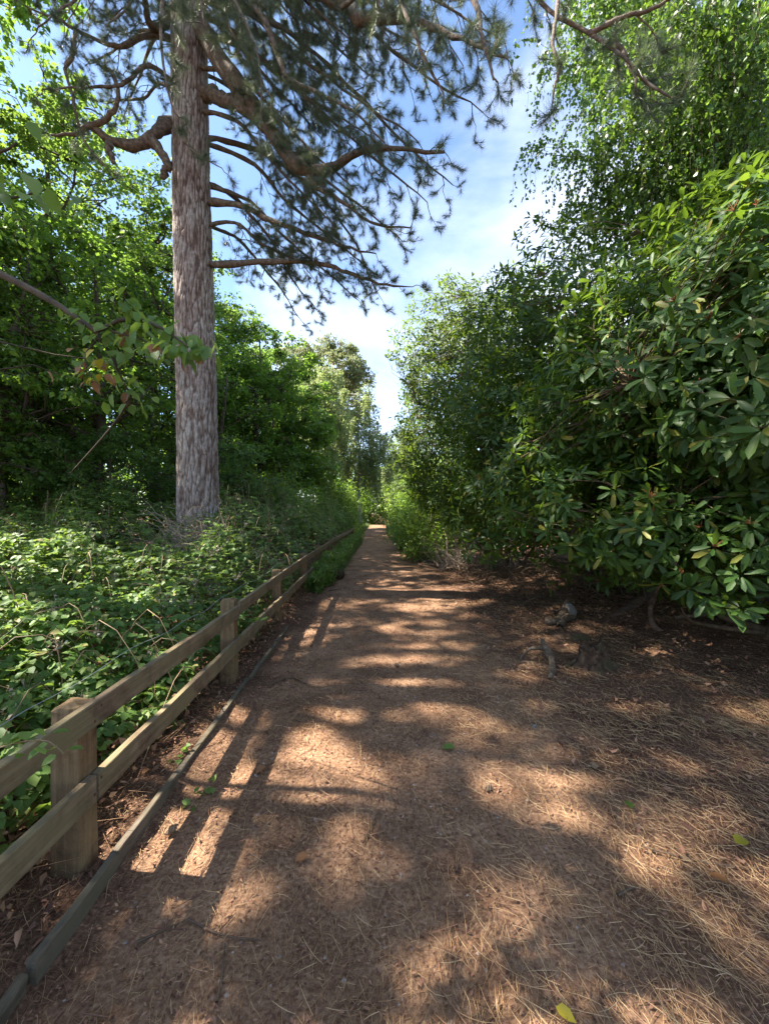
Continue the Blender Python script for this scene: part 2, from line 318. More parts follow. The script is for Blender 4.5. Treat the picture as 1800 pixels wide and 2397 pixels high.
M['edging'] = wood_mat('grey_edging_board', (.055, .042, .03), (.12, .095, .07), (.20, .165, .125), (.11, .09, .055))
# pine trunk bark: the plates and fissures are geometry, the colour follows the same relief through an attribute
def bark_mat():
    m, t = mat_new('corsican_pine_bark'); lk = t.links.new
    at = nd(t, 'ShaderNodeAttribute'); at.attribute_name = 'relief'
    tcn = nd(t, 'ShaderNodeTexCoord'); nz = nd(t, 'ShaderNodeTexNoise', Scale=22.0, Detail=6.0, Roughness=.7)
    mpn = nd(t, 'ShaderNodeMapping'); mpn.inputs['Scale'].default_value = (1, 1, .45); lk(tcn.outputs['Object'], mpn.inputs['Vector']); lk(mpn.outputs[0], nz.inputs['Vector'])
    c = ramp(t, nz.outputs['Fac'], [(.3, (.22, .165, .14)), (.48, (.33, .285, .25)), (.66, (.52, .48, .44))])
    n2 = nd(t, 'ShaderNodeTexNoise', Scale=1.6, Detail=4.0); lk(tcn.outputs['Object'], n2.inputs['Vector'])
    r2 = ramp(t, n2.outputs['Fac'], [(.4, (.82, .74, .72)), (.6, (1, 1, 1))])
    mm = nd(t, 'ShaderNodeMix', data_type='RGBA', blend_type='MULTIPLY'); mm.inputs['Factor'].default_value = 1; lk(c, mm.inputs['A']); lk(r2, mm.inputs['B'])
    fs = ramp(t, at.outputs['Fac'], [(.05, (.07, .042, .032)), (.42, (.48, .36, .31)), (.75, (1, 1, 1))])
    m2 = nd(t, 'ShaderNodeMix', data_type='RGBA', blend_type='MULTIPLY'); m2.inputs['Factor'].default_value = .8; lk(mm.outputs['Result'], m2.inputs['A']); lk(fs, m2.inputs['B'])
    p = nd(t, 'ShaderNodeBsdfPrincipled'); p.inputs['Roughness'].default_value = .9; p.inputs['Specular IOR Level'].default_value = .2; lk(m2.outputs['Result'], p.inputs['Base Color'])
    b = nd(t, 'ShaderNodeBump'); b.inputs['Strength'].default_value = .6; b.inputs['Distance'].default_value = .01; lk(nz.outputs['Fac'], b.inputs['Height']); lk(b.outputs[0], p.inputs['Normal'])
    o = nd(t, 'ShaderNodeOutputMaterial'); lk(p.outputs[0], o.inputs[0]); return m
M['bark'] = bark_mat()
def ground_mat(name, path):
    m, t = mat_new(name); lk = t.links.new
    tcn = nd(t, 'ShaderNodeTexCoord')
    def nz(sc, det=5.0, mapv=None, rg=.6):
        n = nd(t, 'ShaderNodeTexNoise', Scale=sc, Detail=det, Roughness=rg)
        if mapv:
            mp_ = nd(t, 'ShaderNodeMapping'); mp_.inputs['Scale'].default_value = mapv; mp_.inputs['Rotation'].default_value = (0, 0, .6); lk(tcn.outputs['Object'], mp_.inputs['Vector']); lk(mp_.outputs[0], n.inputs['Vector'])
        else: lk(tcn.outputs['Object'], n.inputs['Vector'])
        return n.outputs['Fac']
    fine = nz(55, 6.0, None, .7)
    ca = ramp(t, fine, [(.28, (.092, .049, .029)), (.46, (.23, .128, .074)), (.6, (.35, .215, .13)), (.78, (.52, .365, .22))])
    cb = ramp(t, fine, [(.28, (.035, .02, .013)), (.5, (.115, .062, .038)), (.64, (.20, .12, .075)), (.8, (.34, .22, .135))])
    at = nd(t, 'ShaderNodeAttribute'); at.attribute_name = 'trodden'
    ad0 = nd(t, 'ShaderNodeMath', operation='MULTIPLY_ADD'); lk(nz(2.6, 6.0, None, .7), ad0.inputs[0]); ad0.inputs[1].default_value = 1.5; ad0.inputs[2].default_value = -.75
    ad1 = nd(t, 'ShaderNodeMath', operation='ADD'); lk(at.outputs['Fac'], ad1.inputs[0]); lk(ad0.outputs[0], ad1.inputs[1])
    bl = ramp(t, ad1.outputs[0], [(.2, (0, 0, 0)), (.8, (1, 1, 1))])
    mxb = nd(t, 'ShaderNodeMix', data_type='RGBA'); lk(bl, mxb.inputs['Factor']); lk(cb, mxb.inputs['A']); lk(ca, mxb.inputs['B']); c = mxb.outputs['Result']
    med = ramp(t, nz(2.2, 5.0), [(.36, (.45, .41, .40)), (.62, (1.0, 1.0, 1.0))])
    mm = nd(t, 'ShaderNodeMix', data_type='RGBA', blend_type='MULTIPLY'); mm.inputs['Factor'].default_value = .8; lk(c, mm.inputs['A']); lk(med, mm.inputs['B'])
    # dry needles too small to build far away: stretched bright streaks in two directions
    s1 = ramp(t, nz(1.0, 3.0, (160, 22, 20)), [(.60, (0, 0, 0)), (.68, (1, 1, 1))]); s2 = ramp(t, nz(1.0, 3.0, (24, 170, 20)), [(.60, (0, 0, 0)), (.68, (1, 1, 1))])
    ad = nd(t, 'ShaderNodeMath', operation='MAXIMUM'); lk(s1, ad.inputs[0]); lk(s2, ad.inputs[1])
    md = ramp(t, nz(1.3, 4.0), [(.38, (.1, .1, .1)), (.62, (.8, .8, .8))]); ml = nd(t, 'ShaderNodeMath', operation='MULTIPLY'); lk(ad.outputs[0], ml.inputs[0]); lk(md, ml.inputs[1])
    mx = nd(t, 'ShaderNodeMix', data_type='RGBA'); lk(ml.outputs[0], mx.inputs['Factor']); lk(mm.outputs['Result'], mx.inputs['A']); mx.inputs['B'].default_value = (.42, .26, .14, 1)
    p = nd(t, 'ShaderNodeBsdfPrincipled'); p.inputs['Roughness'].default_value = .93; p.inputs['Specular IOR Level'].default_value = .12; lk(mx.outputs['Result'], p.inputs['Base Color'])
    b = nd(t, 'ShaderNodeBump'); b.inputs['Strength'].default_value = .7; b.inputs['Distance'].default_value = .012; lk(fine, b.inputs['Height']); lk(b.outputs[0], p.inputs['Normal'])
    o = nd(t, 'ShaderNodeOutputMaterial'); lk(p.outputs[0], o.inputs[0]); return m
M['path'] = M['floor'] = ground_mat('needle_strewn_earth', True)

# ------------------------------------------------------------------ ground
def path_edges(y):
    """left and right edge of the trodden path at distance y"""
    l = np.interp(y, [-5, 8, 15, 20, 32, 46, 52], [-1.17, -1.2, -1.25, -1.35, -1.7, -2.9, -4.6])
    r = np.interp(y, [-5, 2, 6, 10, 14, 20, 32, 46, 52], [1.25, 1.35, 1.3, 1.15, .95, .65, .35, -.2, -1.5])
    return l, r
def trodden(o, xy):
    l_, r_ = path_edges(xy[:, 1]); v = np.clip(np.minimum((xy[:, 0]-l_)/.35+.3, (r_-xy[:, 0])/1.1+.45), 0, 1)
    a = o.data.attributes.new('trodden', 'FLOAT', 'POINT'); a.data.foreach_set('value', v.astype(np.float32))
def hgt(x, y):
    h = .012*np.sin(x*2.1+y*.7)+.010*np.sin(x*.9-y*1.7+1)+.006*np.sin(x*6.3+y*4.1)+.005*np.sin(x*9.1-y*7.7)
    amp = np.interp(np.abs(x), [0, 1.2, 3, 8], [.6, .8, 2.2, 5])
    bank = .35*np.clip((x-2.6)/3, 0, 1)**1.3*np.clip((y-2)/4, 0, 1)+.25*np.clip((-x-2.4)/4, 0, 1)
    return h*amp+bank+.055*np.clip((-x-1.24)/.06, 0, 1)*np.clip((12-y)/3, 0, 1)
def grid_sheet(name, xs, ys, zf, mat):
    X, Y = np.meshgrid(xs, ys); Z = zf(X, Y); v = np.stack([X, Y, Z], -1).reshape(-1, 3); nx = len(xs)
    i = np.arange(len(ys)-1)[:, None]*nx+np.arange(nx-1)[None]
    mb = MB(); mb.add(v, q=np.stack([i, i+1, i+nx+1, i+nx], -1).reshape(-1, 4)); return mb.obj(name, mat)
def warp(a, b, n, p):
    u = np.linspace(-1, 1, n); s = np.sign(u)*np.abs(u)**p
    return np.where(s < 0, -a*s, b*s)
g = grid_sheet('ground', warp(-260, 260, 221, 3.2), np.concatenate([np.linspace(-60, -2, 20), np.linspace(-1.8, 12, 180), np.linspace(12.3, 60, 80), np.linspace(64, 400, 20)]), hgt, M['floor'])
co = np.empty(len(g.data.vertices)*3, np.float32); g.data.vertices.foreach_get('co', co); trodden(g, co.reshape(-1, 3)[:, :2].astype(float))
tag(g, 'woodland floor covered in brown pine needles and leaf litter', kind='structure')
ys = np.concatenate([np.linspace(-2, 12, 240), np.linspace(12.3, 51, 90)]); us = np.linspace(0, 1, 44)
l, r = path_edges(ys); r = r+.10*np.sin(ys*1.9)+.07*np.sin(ys*4.3+1); l = l+.02*np.sin(ys*3)
Xp = l[:, None]+(r-l)[:, None]*us[None]; Yp = np.repeat(ys[:, None], 44, 1)
Zp = hgt(Xp, Yp)+.006-.05*(np.abs(us*2-1)**12)[None]
nx = 44; i = np.arange(len(ys)-1)[:, None]*nx+np.arange(nx-1)[None]
mb = MB(); mb.add(np.stack([Xp, Yp, Zp], -1).reshape(-1, 3), q=np.stack([i, i+1, i+nx+1, i+nx], -1).reshape(-1, 4))
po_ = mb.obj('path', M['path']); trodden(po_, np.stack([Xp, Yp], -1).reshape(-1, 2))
tag(po_, 'reddish brown trodden woodland path leading to a bend', kind='structure')

# ------------------------------------------------------------------ litter on the ground (stuff)
def litter_zone(n, y0, y1, rng, right_bias=0):
    y = y0+(y1-y0)*rng.random(n)**1.25
    x = rng.uniform(-2.1, 1, n)+0
    xmax = np.minimum(5.5, .98*y+1.0); xmin = np.maximum(-2.3, -.98*y-.2)
    x = xmin+(xmax-xmin)*rng.random(n); return x, y
def needles(n, y0, y1, w, rng):
    x, y = litter_zone(n, y0, y1, rng)
    # swept into drifts: keep by a patchy density
    den = .5+.5*np.sin(x*2.3+1.2*np.sin(y*1.1))*np.sin(y*1.7+x*.8); den = .35+.65*den
    cover = np.where(np.abs(x+.1) < .8, .95, 1.0); k = rng.random(n) < den*cover; x, y = x[k], y[k]; n = len(x)
    Ln = rng.uniform(.03, .13, n); a = rng.normal(0.5, 1.0, n)+np.where(x > .5, .9, 0); cv = rng.normal(0, .5, n)
    segs = 3; pts = []; cx, cy = x.copy(), y.copy(); z0 = hgt(x, y)+.012+rng.random(n)*.014; tilt = rng.normal(0, .10, n)
    ang = a-cv*.5; pts.append((cx.copy(), cy.copy(), ang.copy()))
    for s_ in range(segs):
        cx = cx+np.cos(ang)*Ln/segs; cy = cy+np.sin(ang)*Ln/segs; ang = ang+cv/segs; pts.append((cx.copy(), cy.copy(), ang.copy()))
    V = []
    for s_, (px_, py_, an) in enumerate(pts):
        zz = np.maximum(z0+tilt*Ln*(s_/segs-.5), hgt(px_, py_)+.010); ww = w*(1 if 0 < s_ < segs else .5)
        V += [np.stack([px_-np.sin(an)*ww, py_+np.cos(an)*ww, zz], -1), np.stack([px_+np.sin(an)*ww, py_-np.cos(an)*ww, zz+.001], -1)]
    V = np.stack(V, 1); off = np.arange(n)[:, None, None]*8
    q = np.array([[0, 1, 3, 2], [2, 3, 5, 4], [4, 5, 7, 6]])[None]
    return V.reshape(-1, 3), (off+q).reshape(-1, 4)
rg = np.random.default_rng(3); mb = MB()
for (n, a, b, w) in ((28000, .75, 3.2, .00062), (26000, 2.8, 7, .0009), (12000, 6.5, 16, .0016)):
    v, q = needles(n, a, b, w, rg); mb.add(v, q=q)
n = 34000; x, y = litter_zone(n, .75, 9, rg); kk = (np.sin(x*3.1+y*2.2)+np.sin(x*7.3-y*4.1)*.7+rg.normal(size=n)*.6) > -.2; x, y = x[kk], y[kk]; n = len(x); p0 = np.stack([x, y, hgt(x, y)+.010+rg.random(n)*.008], -1); d = nrm(rdir(n, rg)*A3(1, 1, .12)); w_ = nrm(np.cross(d, A3(0, 0, 1)))*np.interp(y, [1, 7], [.0008, .0018])[:, None]; l_ = rg.uniform(.01, .04, n)[:, None]
mb.add(np.stack([p0-w_, p0+w_, p0+d*l_+w_*.6, p0+d*l_-w_*.6], 1).reshape(-1, 3), q=np.arange(n*4).reshape(-1, 4))
tag(mb.obj('pine_needle_litter', M['litter']), 'dry tan pine needles strewn over the path', 'needle litter', kind='stuff')
mb = MB(); n = 42000; x, y = litter_zone(n, .75, 10, rg); z = hgt(x, y)+.008+rg.random(n)*.012
ax = rdir(n, rg)*A3(1, 1, .18); nn = nrm(A3(0, 0, 1)+rdir(n, rg)*.5)
scatter(mb, T_SIMPLE, np.stack([x, y, z], -1), ax, nn, rg.uniform(.006, .03, n)*np.interp(y, [1, 6], [.8, 1.6]), .6)
n = 9000; x = rg.uniform(.6, 6, n); y = rg.uniform(1.2, 12, n); k = x > 1.2+.0*y; x, y = x[k], y[k]; n = len(x); z = hgt(x, y)+.015+rg.random(n)*.02
n = 2600; x, y, z = x[:n], y[:n], z[:n]; scatter(mb, T_CURL, np.stack([x, y, z], -1), rdir(n, rg)*A3(1, 1, .25), nrm(A3(0, 0, -1)+rdir(n, rg)*.9), rg.uniform(.02, .06, n), .8)
n = 1800; x = rg.uniform(-2.3, -1.25, n); y = rg.uniform(.8, 9, n); z = hgt(x, y)+.012+rg.random(n)*.03
scatter(mb, T_CURL, np.stack([x, y, z], -1), rdir(n, rg)*A3(1, 1, .3), nrm(A3(0, 0, 1)+rdir(n, rg)*.9), rg.uniform(.02, .055, n), .7)
n = 900; x, y = litter_zone(n, .8, 9, rg); p0 = np.stack([x, y, hgt(x, y)+.014], -1); d = nrm(rdir(n, rg)*A3(1, 1, .1)); l_ = rg.uniform(.03, .16, n)[:, None]; tubes3(mb, p0, p0+d*l_, rg.uniform(.0015, .004, n), .0015)
tag(mb.obj('bark_and_leaf_litter', M['chips']), 'broken bark flakes and small dead leaves on the ground', 'leaf litter', kind='stuff')

# ------------------------------------------------------------------ fence
fence = empty('wooden_fence', (-1.36, 1.73, 0)); tag(fence, 'weathered two rail wooden fence running along the left of the path', 'fence')
FY = [-.15, 1.73, 3.60, 5.47, 7.67, 9.6, 11.5, 13.4, 15.3, 17.2, 19.1, 21.0]
def fx(y): return float(np.interp(y, [-1, 1.73, 3.6, 5.47, 7.67, 9.6, 21], [-1.33, -1.36, -1.42, -1.50, -1.57, -1.63, -1.70]))
O = A3(-1.36, 1.73, 0)
def place(o, loc, parent_loc=O): o.location = Vector(loc)-Vector(parent_loc)
for i, y in enumerate(FY):
    mb = MB(); h = .755 if i == 1 else .79+R.normal()*.01
    hh = h+.05
    # squared post with a rough, slightly domed sawn top
    N = 9; v = []; q = []; w, d = .125, .10
    levels = [(-.06, 1), (.02, 1.03), (.25, 1.0), (.5, .99), (.72, 1.0), (h-.02, .98), (h, .90)]
    ring = [(-.5, -.5), (-.2, -.53), (.2, -.52), (.5, -.5), (.53, 0), (.5, .5), (.2, .52), (-.2, .52), (-.5, .5), (-.52, 0)]
    for (zz, s_) in levels:
        for (a, b) in ring: v.append((a*w*s_+R.normal()*.0015, b*d*s_+R.normal()*.0015, zz+(R.normal()*.004 if zz > .7 else 0)))
    m_ = len(ring)
    for a in range(len(levels)-1):
        for b in range(m_): q.append((a*m_+b, a*m_+(b+1) % m_, (a+1)*m_+(b+1) % m_, (a+1)*m_+b))
    v.append((0, 0, h+.012)); t_ = [((len(levels)-1)*m_+b, (len(levels)-1)*m_+(b+1) % m_, len(v)-1) for b in range(m_)]
    mb.add(v, t=t_, q=q); po = mb.obj('post', M['post'], fence, smooth=False); place(po, (fx(y), y, hgt(fx(y), y)*0)); po.rotation_euler = (R.normal()*.01, R.normal()*.015, math.atan2(-(fx(y+1)-fx(y-1)), 2)+R.normal()*.03)
def rail_run(z, hgt_, starts, name='rail'):
    for a, b in zip(starts[:-1], starts[1:]):
        ya, yb = FY[a]+.006, FY[b]-.006; xa, xb = fx(ya)+.082, fx(yb)+.082
        Lr = math.hypot(xb-xa, yb-ya); mb = MB(); box(mb, (0, 0, 0), (.038, Lr, hgt_), seg=max(2, int(Lr/.25)), jit=.0022, bev=.004)
        o = mb.obj(name, M['rail'], fence, smooth=False); zz = z+R.normal()*.006; place(o, ((xa+xb)/2, (ya+yb)/2, zz)); o.rotation_euler = (R.normal()*.003, 0, -math.atan2(xb-xa, yb-ya))
        o.data.materials[0] = M['rail']
rail_run(.715, .112, [0, 2, 3, 4, 6, 8, 10, 11]); rail_run(.39, .118, [0, 1, 2, 3, 5, 7, 9])
for (z, xo) in ((.80, -.075), (.56, -.075), (.28, -.075)):
    ys_ = np.linspace(-.1, 11.5, 90); pts = np.stack([[fx(y)+xo+.012*math.sin(y*3) for y in ys_], ys_, z+.012*np.sin(ys_*3.4)+.01*np.sin(ys_*9.1)], -1)-O
    mb = MB(); tube(mb, pts, .0018, sides=4); mb.obj('wire', M['wire'], fence)
mb = MB()
for y in FY[1:7]:
    for z in (.69, .74, .37, .42): 
        c = A3(fx(y)+.102, y+.02*(1 if z in (.74, .42) else -1), z)-O; a = np.linspace(0, 2*math.pi, 7)[:-1]
        ringp = np.stack([np.full(6, .0), np.cos(a)*.007, np.sin(a)*.007], -1)+c; mb.add(np.vstack([ringp, [c+A3(.002, 0, 0)]]), t=[(k, (k+1) % 6, 6) for k in range(6)])
nl_ = mb.obj('nail_heads', M['stump'], fence); nl_['kind'] = 'stuff'
edge = empty('path_edging', (-1.25, 1, 0)); tag(edge, 'low grey timber edging boards set in the ground beside the fence', 'edging')
EO = A3(-1.25, 1, 0)
def ex(y): return float(np.interp(y, [0, 1.8, 3.7, 7.5, 9], [-1.19, -1.21, -1.27, -1.36, -1.40]))
ye = [.25, 1.32, 2.3, 3.65, 5.3, 7.3]
for k, (a, b) in enumerate(zip(ye[:-1], ye[1:])):
    mb = MB(); Lr = math.hypot(b-a, ex(b)-ex(a))-.02; box(mb, (0, 0, 0), (.034, Lr, .19), seg=6, jit=.003, bev=.004)
    o = mb.obj('board', M['edging'], edge, smooth=False); place(o, ((ex(a)+ex(b))/2+(.012 if k % 2 else -.006), (a+b)/2, -.030+.014*(k % 2)), EO); o.rotation_euler = (R.normal()*.006, [.16, -.05, .10, .03, .02][k], -math.atan2(ex(b)-ex(a), b-a))

# ------------------------------------------------------------------ trees
def wood_mesh(build, name, mat):
    mb = MB(); build(mb); return mb.mesh(name, mat)
def clump_tree(seed, H, tr, env, nclump, per, lsize, crc, leafm, barkm, tmpl=T_SIMPLE, nl=9, hang=0.0, forks=True, lean=(0, 0), bare=0):
    """broadleaf tree in local space: a tapered trunk, curved limbs and separate leaf clumps round their ends"""
    rng = np.random.default_rng(seed)
    wood = MB(); crown = MB(); tw = MB()
    top = A3(lean[0], lean[1], H*.86); tp = wpath(A3(0, 0, -.1), top, 14, .02, 0, rng)
    tube(wood, tp, 0, sides=9, rad=tr*np.interp(np.linspace(0, 1, 14), [0, .04, .12, 1], [1.5, 1.15, 1, .16]))
    E = [(np.array(c, float), np.array(r_, float)) for c, r_ in env]; vol = np.array([np.prod(r_) for _, r_ in E]); vol = vol/vol.sum()
    idx = rng.choice(len(E), nclump, p=vol); d = rdir(nclump, rng); rad = rng.uniform(.35, 1.0, nclump)**.6
    C = np.array([E[i][0] for i in idx])+d*np.array([E[i][1] for i in idx])*rad[:, None]
    C = C[C[:, 2] > .4]; nclump = len(C)
    limbs = [tp[3:]]
    sel = rng.choice(nclump, min(nl, nclump), replace=False)
    for s_ in sel:
        c = C[s_]; k = int(np.clip(np.searchsorted(tp[:, 2], c[2]*.62-.1*H*rng.random()), 2, 11)); q0 = tp[k]
        lp = wpath(q0, c, 10, .07, -.06, rng); r_ = tr*(.5-.34*k/12); tube(wood, lp, r_, .012, 6); limbs.append(lp)
    LP = np.concatenate(limbs)
    for c in C:
        dd = np.linalg.norm(LP-c, axis=1)+np.maximum(0, LP[:, 2]-c[2])*.6; q0 = LP[dd.argmin()]
        if np.linalg.norm(q0-c) > .1: tube(tw, wpath(q0, c, 5, .09, -.03, rng), .022*H/12+.006, .006, 4)
    for _ in range(bare):
        k = rng.integers(2, 7); a = rng.uniform(0, 6.28); l_ = rng.uniform(.6, 2.2); q0 = tp[k]
        tube(tw, wpath(q0, q0+A3(math.cos(a)*l_, math.sin(a)*l_, rng.uniform(-.3, .5)), 6, .1, 0, rng), .018, .004, 4)
    n = nclump*per; ci = np.repeat(np.arange(nclump), per); cs = (crc*rng.uniform(.55, 1.35, nclump))[ci]
    # inside a clump the leaves sit on small sprays
    nspray = max(6, per//14); sd_ = rdir(nclump*nspray, rng)*(rng.random((nclump*nspray, 1))**.45); si = rng.integers(0, nspray, n)+ci*nspray
    Pp = C[ci]+sd_[si]*cs[:, None]*A3(1, 1, .6)+rng.normal(size=(n, 3))*cs[:, None]*A3(.16, .16, .09)
    Pp[:, 2] -= hang*rng.random(n)**1.5
    ax = nrm(rdir(n, rng)*A3(1, 1, .5)+sd_[si]*.6+A3(0, 0, -.35)); nn = nrm(A3(0, 0, 1)+rdir(n, rng)*.75)
    scatter(crown, tmpl, Pp, ax, nn, lsize*rng.uniform(.65, 1.3, n))
    tips = C[np.arange(nclump*nspray)//nspray]+sd_*(cs[::per][np.arange(nclump*nspray)//nspray])[:, None]*A3(1, 1, .6)
    tubes3(tw, np.repeat(C, nspray, 0), tips, .006+.0006*H, .002)
    return wood.mesh('trunk', barkm), tw.mesh('branches', barkm), crown.mesh('crown', leafm)
def put_tree(ms, name, label, cat, loc, rz=0, sc=1, group=None):
    t = empty(name, loc, rz, sc); tag(t, label, cat, group)
    a = link('trunk', ms[0], t); b = link('branches', ms[1], t); b['kind'] = 'stuff'; c = link('crown', ms[2], t); c['kind'] = 'stuff'; return t

GF = 'broadleaved trees standing left of the path'
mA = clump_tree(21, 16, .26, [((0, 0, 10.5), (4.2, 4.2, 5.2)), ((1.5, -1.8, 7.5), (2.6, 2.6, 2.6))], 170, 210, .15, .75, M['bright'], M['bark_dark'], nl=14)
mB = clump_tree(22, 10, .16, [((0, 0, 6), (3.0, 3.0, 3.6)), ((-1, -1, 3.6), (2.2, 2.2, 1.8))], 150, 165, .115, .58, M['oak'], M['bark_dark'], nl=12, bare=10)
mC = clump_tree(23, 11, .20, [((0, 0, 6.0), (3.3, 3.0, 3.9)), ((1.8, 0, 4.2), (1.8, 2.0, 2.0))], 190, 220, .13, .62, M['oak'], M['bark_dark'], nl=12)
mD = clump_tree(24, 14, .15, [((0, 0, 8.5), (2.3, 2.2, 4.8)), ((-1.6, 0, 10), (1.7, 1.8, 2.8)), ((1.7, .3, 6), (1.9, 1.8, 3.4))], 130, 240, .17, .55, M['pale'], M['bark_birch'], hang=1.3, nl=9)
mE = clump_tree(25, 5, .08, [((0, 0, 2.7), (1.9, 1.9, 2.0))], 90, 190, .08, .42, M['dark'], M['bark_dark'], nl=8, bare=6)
for (m_, nm, lb, X, Y, rz, sc) in (
    (mA, 'broadleaf_tree', 'tall sunlit yellow-green tree seen behind the pine limbs at the upper left', -13.2, 15.2, .4, 1.16),
    (mA, 'broadleaf_tree', 'tall bright tree directly behind the big pine trunk', -10.2, 19.5, 2.2, 1.0),
    (mA, 'broadleaf_tree', 'large bright tree at the far left edge of the wood', -18.5, 16.0, 4.1, .98),
    (mB, 'understorey_tree', 'dark low branching tree between the hanging branch and the pine trunk', -7.6, 10.2, .2, 1.0),
    (mB, 'understorey_tree', 'dark bushy tree at the left edge above the brambles', -9.9, 8.6, 1.9, .98),
    (mB, 'understorey_tree', 'dark tree in the shade just left of the pine trunk', -8.4, 14.5, 3.3, 1.0),
    (mB, 'understorey_tree', 'shaded tree far left between two taller bright trees', -15.0, 13.0, 5.0, 1.05),
    (mC, 'broadleaf_tree', 'dense dark green spreading tree immediately right of the pine trunk', -6.1, 19.2, 0.0, 1.06),
    (mC, 'broadleaf_tree', 'mid green tree behind the dense tree right of the pine', -8.6, 24.0, 2.0, 1.2),
    (mC, 'broadleaf_tree', 'mid green tree deep in the wood at the left', -16.5, 22.0, 3.5, 1.35),
    (mC, 'broadleaf_tree', 'tree behind the dense tree that stands right of the pine', -11.0, 31.0, 1.0, 1.15)):
    put_tree(m_, nm, lb, 'tree', (X, Y, 0), rz, sc, GF)
for (m_, nm, lb, X, Y, rz, sc) in (
    (mC, 'broadleaf_tree', 'mid green tree left of the pine deep in the shade', -12.5, 9.8, .7, 1.15),):
    put_tree(m_, nm, lb, 'tree', (X, Y, 0), rz, sc, GF)
mF = clump_tree(27, 23, .30, [((0, 0, 17.5), (4.6, 4.6, 4.2))], 85, 115, .20, .8, M['oak'], M['bark_scots'], nl=14)  # unseen trees added off to the left to throw soft shade
for (X, Y, rz, sc, lb) in ((-9.8, 4.6, 0, 1.0, 'unseen very tall thin crowned tree added beyond the left edge to dapple the litter on the right'), (-12.5, 9.0, 2, 1.0, 'unseen very tall tree added beyond the brambles to shade the middle of the path'), (-11.4, .4, 4, .92, 'unseen very tall tree added left of the viewer to shade the near path')):
    put_tree(mF, 'shade_tree', lb, 'tree', (X, Y, 0), rz, sc, 'unseen shade trees left of the path')
put_tree(mA, 'broadleaf_tree', 'yellow green tree in the upper right corner behind the birch twigs', 'tree', (11.0, 8.6, 0), 3.0, .95)
put_tree(mC, 'broadleaf_tree', 'green tree behind the domed rhododendron on the right', 'tree', (8.6, 13.5, 0), 3.0, .80)
put_tree(mC, 'broadleaf_tree', 'mid green tree closing the view above the bend of the path', 'tree', (1.5, 62, 0), 1.0, 1.05, 'trees beyond the bend')
put_tree(mC, 'broadleaf_tree', 'green tree left of the one that closes the view above the bend', 'tree', (-5.5, 64, 0), 2.4, 1.25, 'trees beyond the bend')
# thin bare stems seen inside the wood
for (X, Y, h, r_, lb, ln) in ((-8.3, 8.5, 8, .07, 'slim dark stem at the far left rising out of the brambles', .5), (-6.0, 12.5, 6, .12, 'dark trunk leaning just left of the pine trunk', .9), (-9.0, 11.0, 9, .10, 'dark forked trunk in the shade left of centre of the wood', -.5)):
    mb = MB(); p_ = wpath(A3(0, 0, -.1), A3(ln, .2, h), 12, .03); tube(mb, p_, r_*1.2, r_*.3, 8); t = empty('slender_tree', (X, Y, 0)); tag(t, lb, 'tree', 'slender stems in the wood'); mb.obj('trunk', M['bark_dark'], t)
    mb = MB(); lf = MB()
    for _ in range(16):
        k = R.integers(3, 11); a = R.uniform(0, 6.28); l_ = R.uniform(.7, 1.8); q1 = p_[k]+A3(math.cos(a)*l_, math.sin(a)*l_, R.uniform(-.2, .8)); b_ = wpath(p_[k], q1, 6, .1); tube(mb, b_, .02, .005, 4)
        n = 90; c = b_[R.integers(2, 6, n)]+R.normal(size=(n, 3))*A3(.3, .3, .16); scatter(lf, T_SIMPLE, c, rdir(n), nrm(A3(0, 0, 1)+rdir(n)*.7), R.uniform(.06, .11, n))
    o = mb.obj('branches', M['bark_dark'], t); o['kind'] = 'stuff'; o = lf.obj('crown', M['dark'], t); o['kind'] = 'stuff'
# far centre
put_tree(mD, 'birch_tree', 'pale weeping birch standing left of the sky gap over the path', 'tree', (-2.2, 34, 0), 0, .98)
put_tree(mD, 'birch_tree', 'pale drooping birch further left behind the dark bushes', 'tree', (-5.0, 30, 0), 2.0, 1.0)
put_tree(mD, 'birch_tree', 'small pale birch at the far end of the path', 'tree', (2.2, 50, 0), 4.0, 1.0)
# Scots pine: orange limbs, flat plates of needles
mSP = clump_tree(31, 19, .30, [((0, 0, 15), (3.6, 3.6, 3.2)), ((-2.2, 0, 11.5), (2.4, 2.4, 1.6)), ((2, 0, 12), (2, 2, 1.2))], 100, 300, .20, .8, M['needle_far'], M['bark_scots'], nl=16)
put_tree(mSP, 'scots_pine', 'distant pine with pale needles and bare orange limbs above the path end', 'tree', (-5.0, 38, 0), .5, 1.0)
put_tree(mSP, 'scots_pine', 'distant pine half hidden left of the orange limbed pine', 'tree', (-9.8, 37, 0), 2.5, .95)

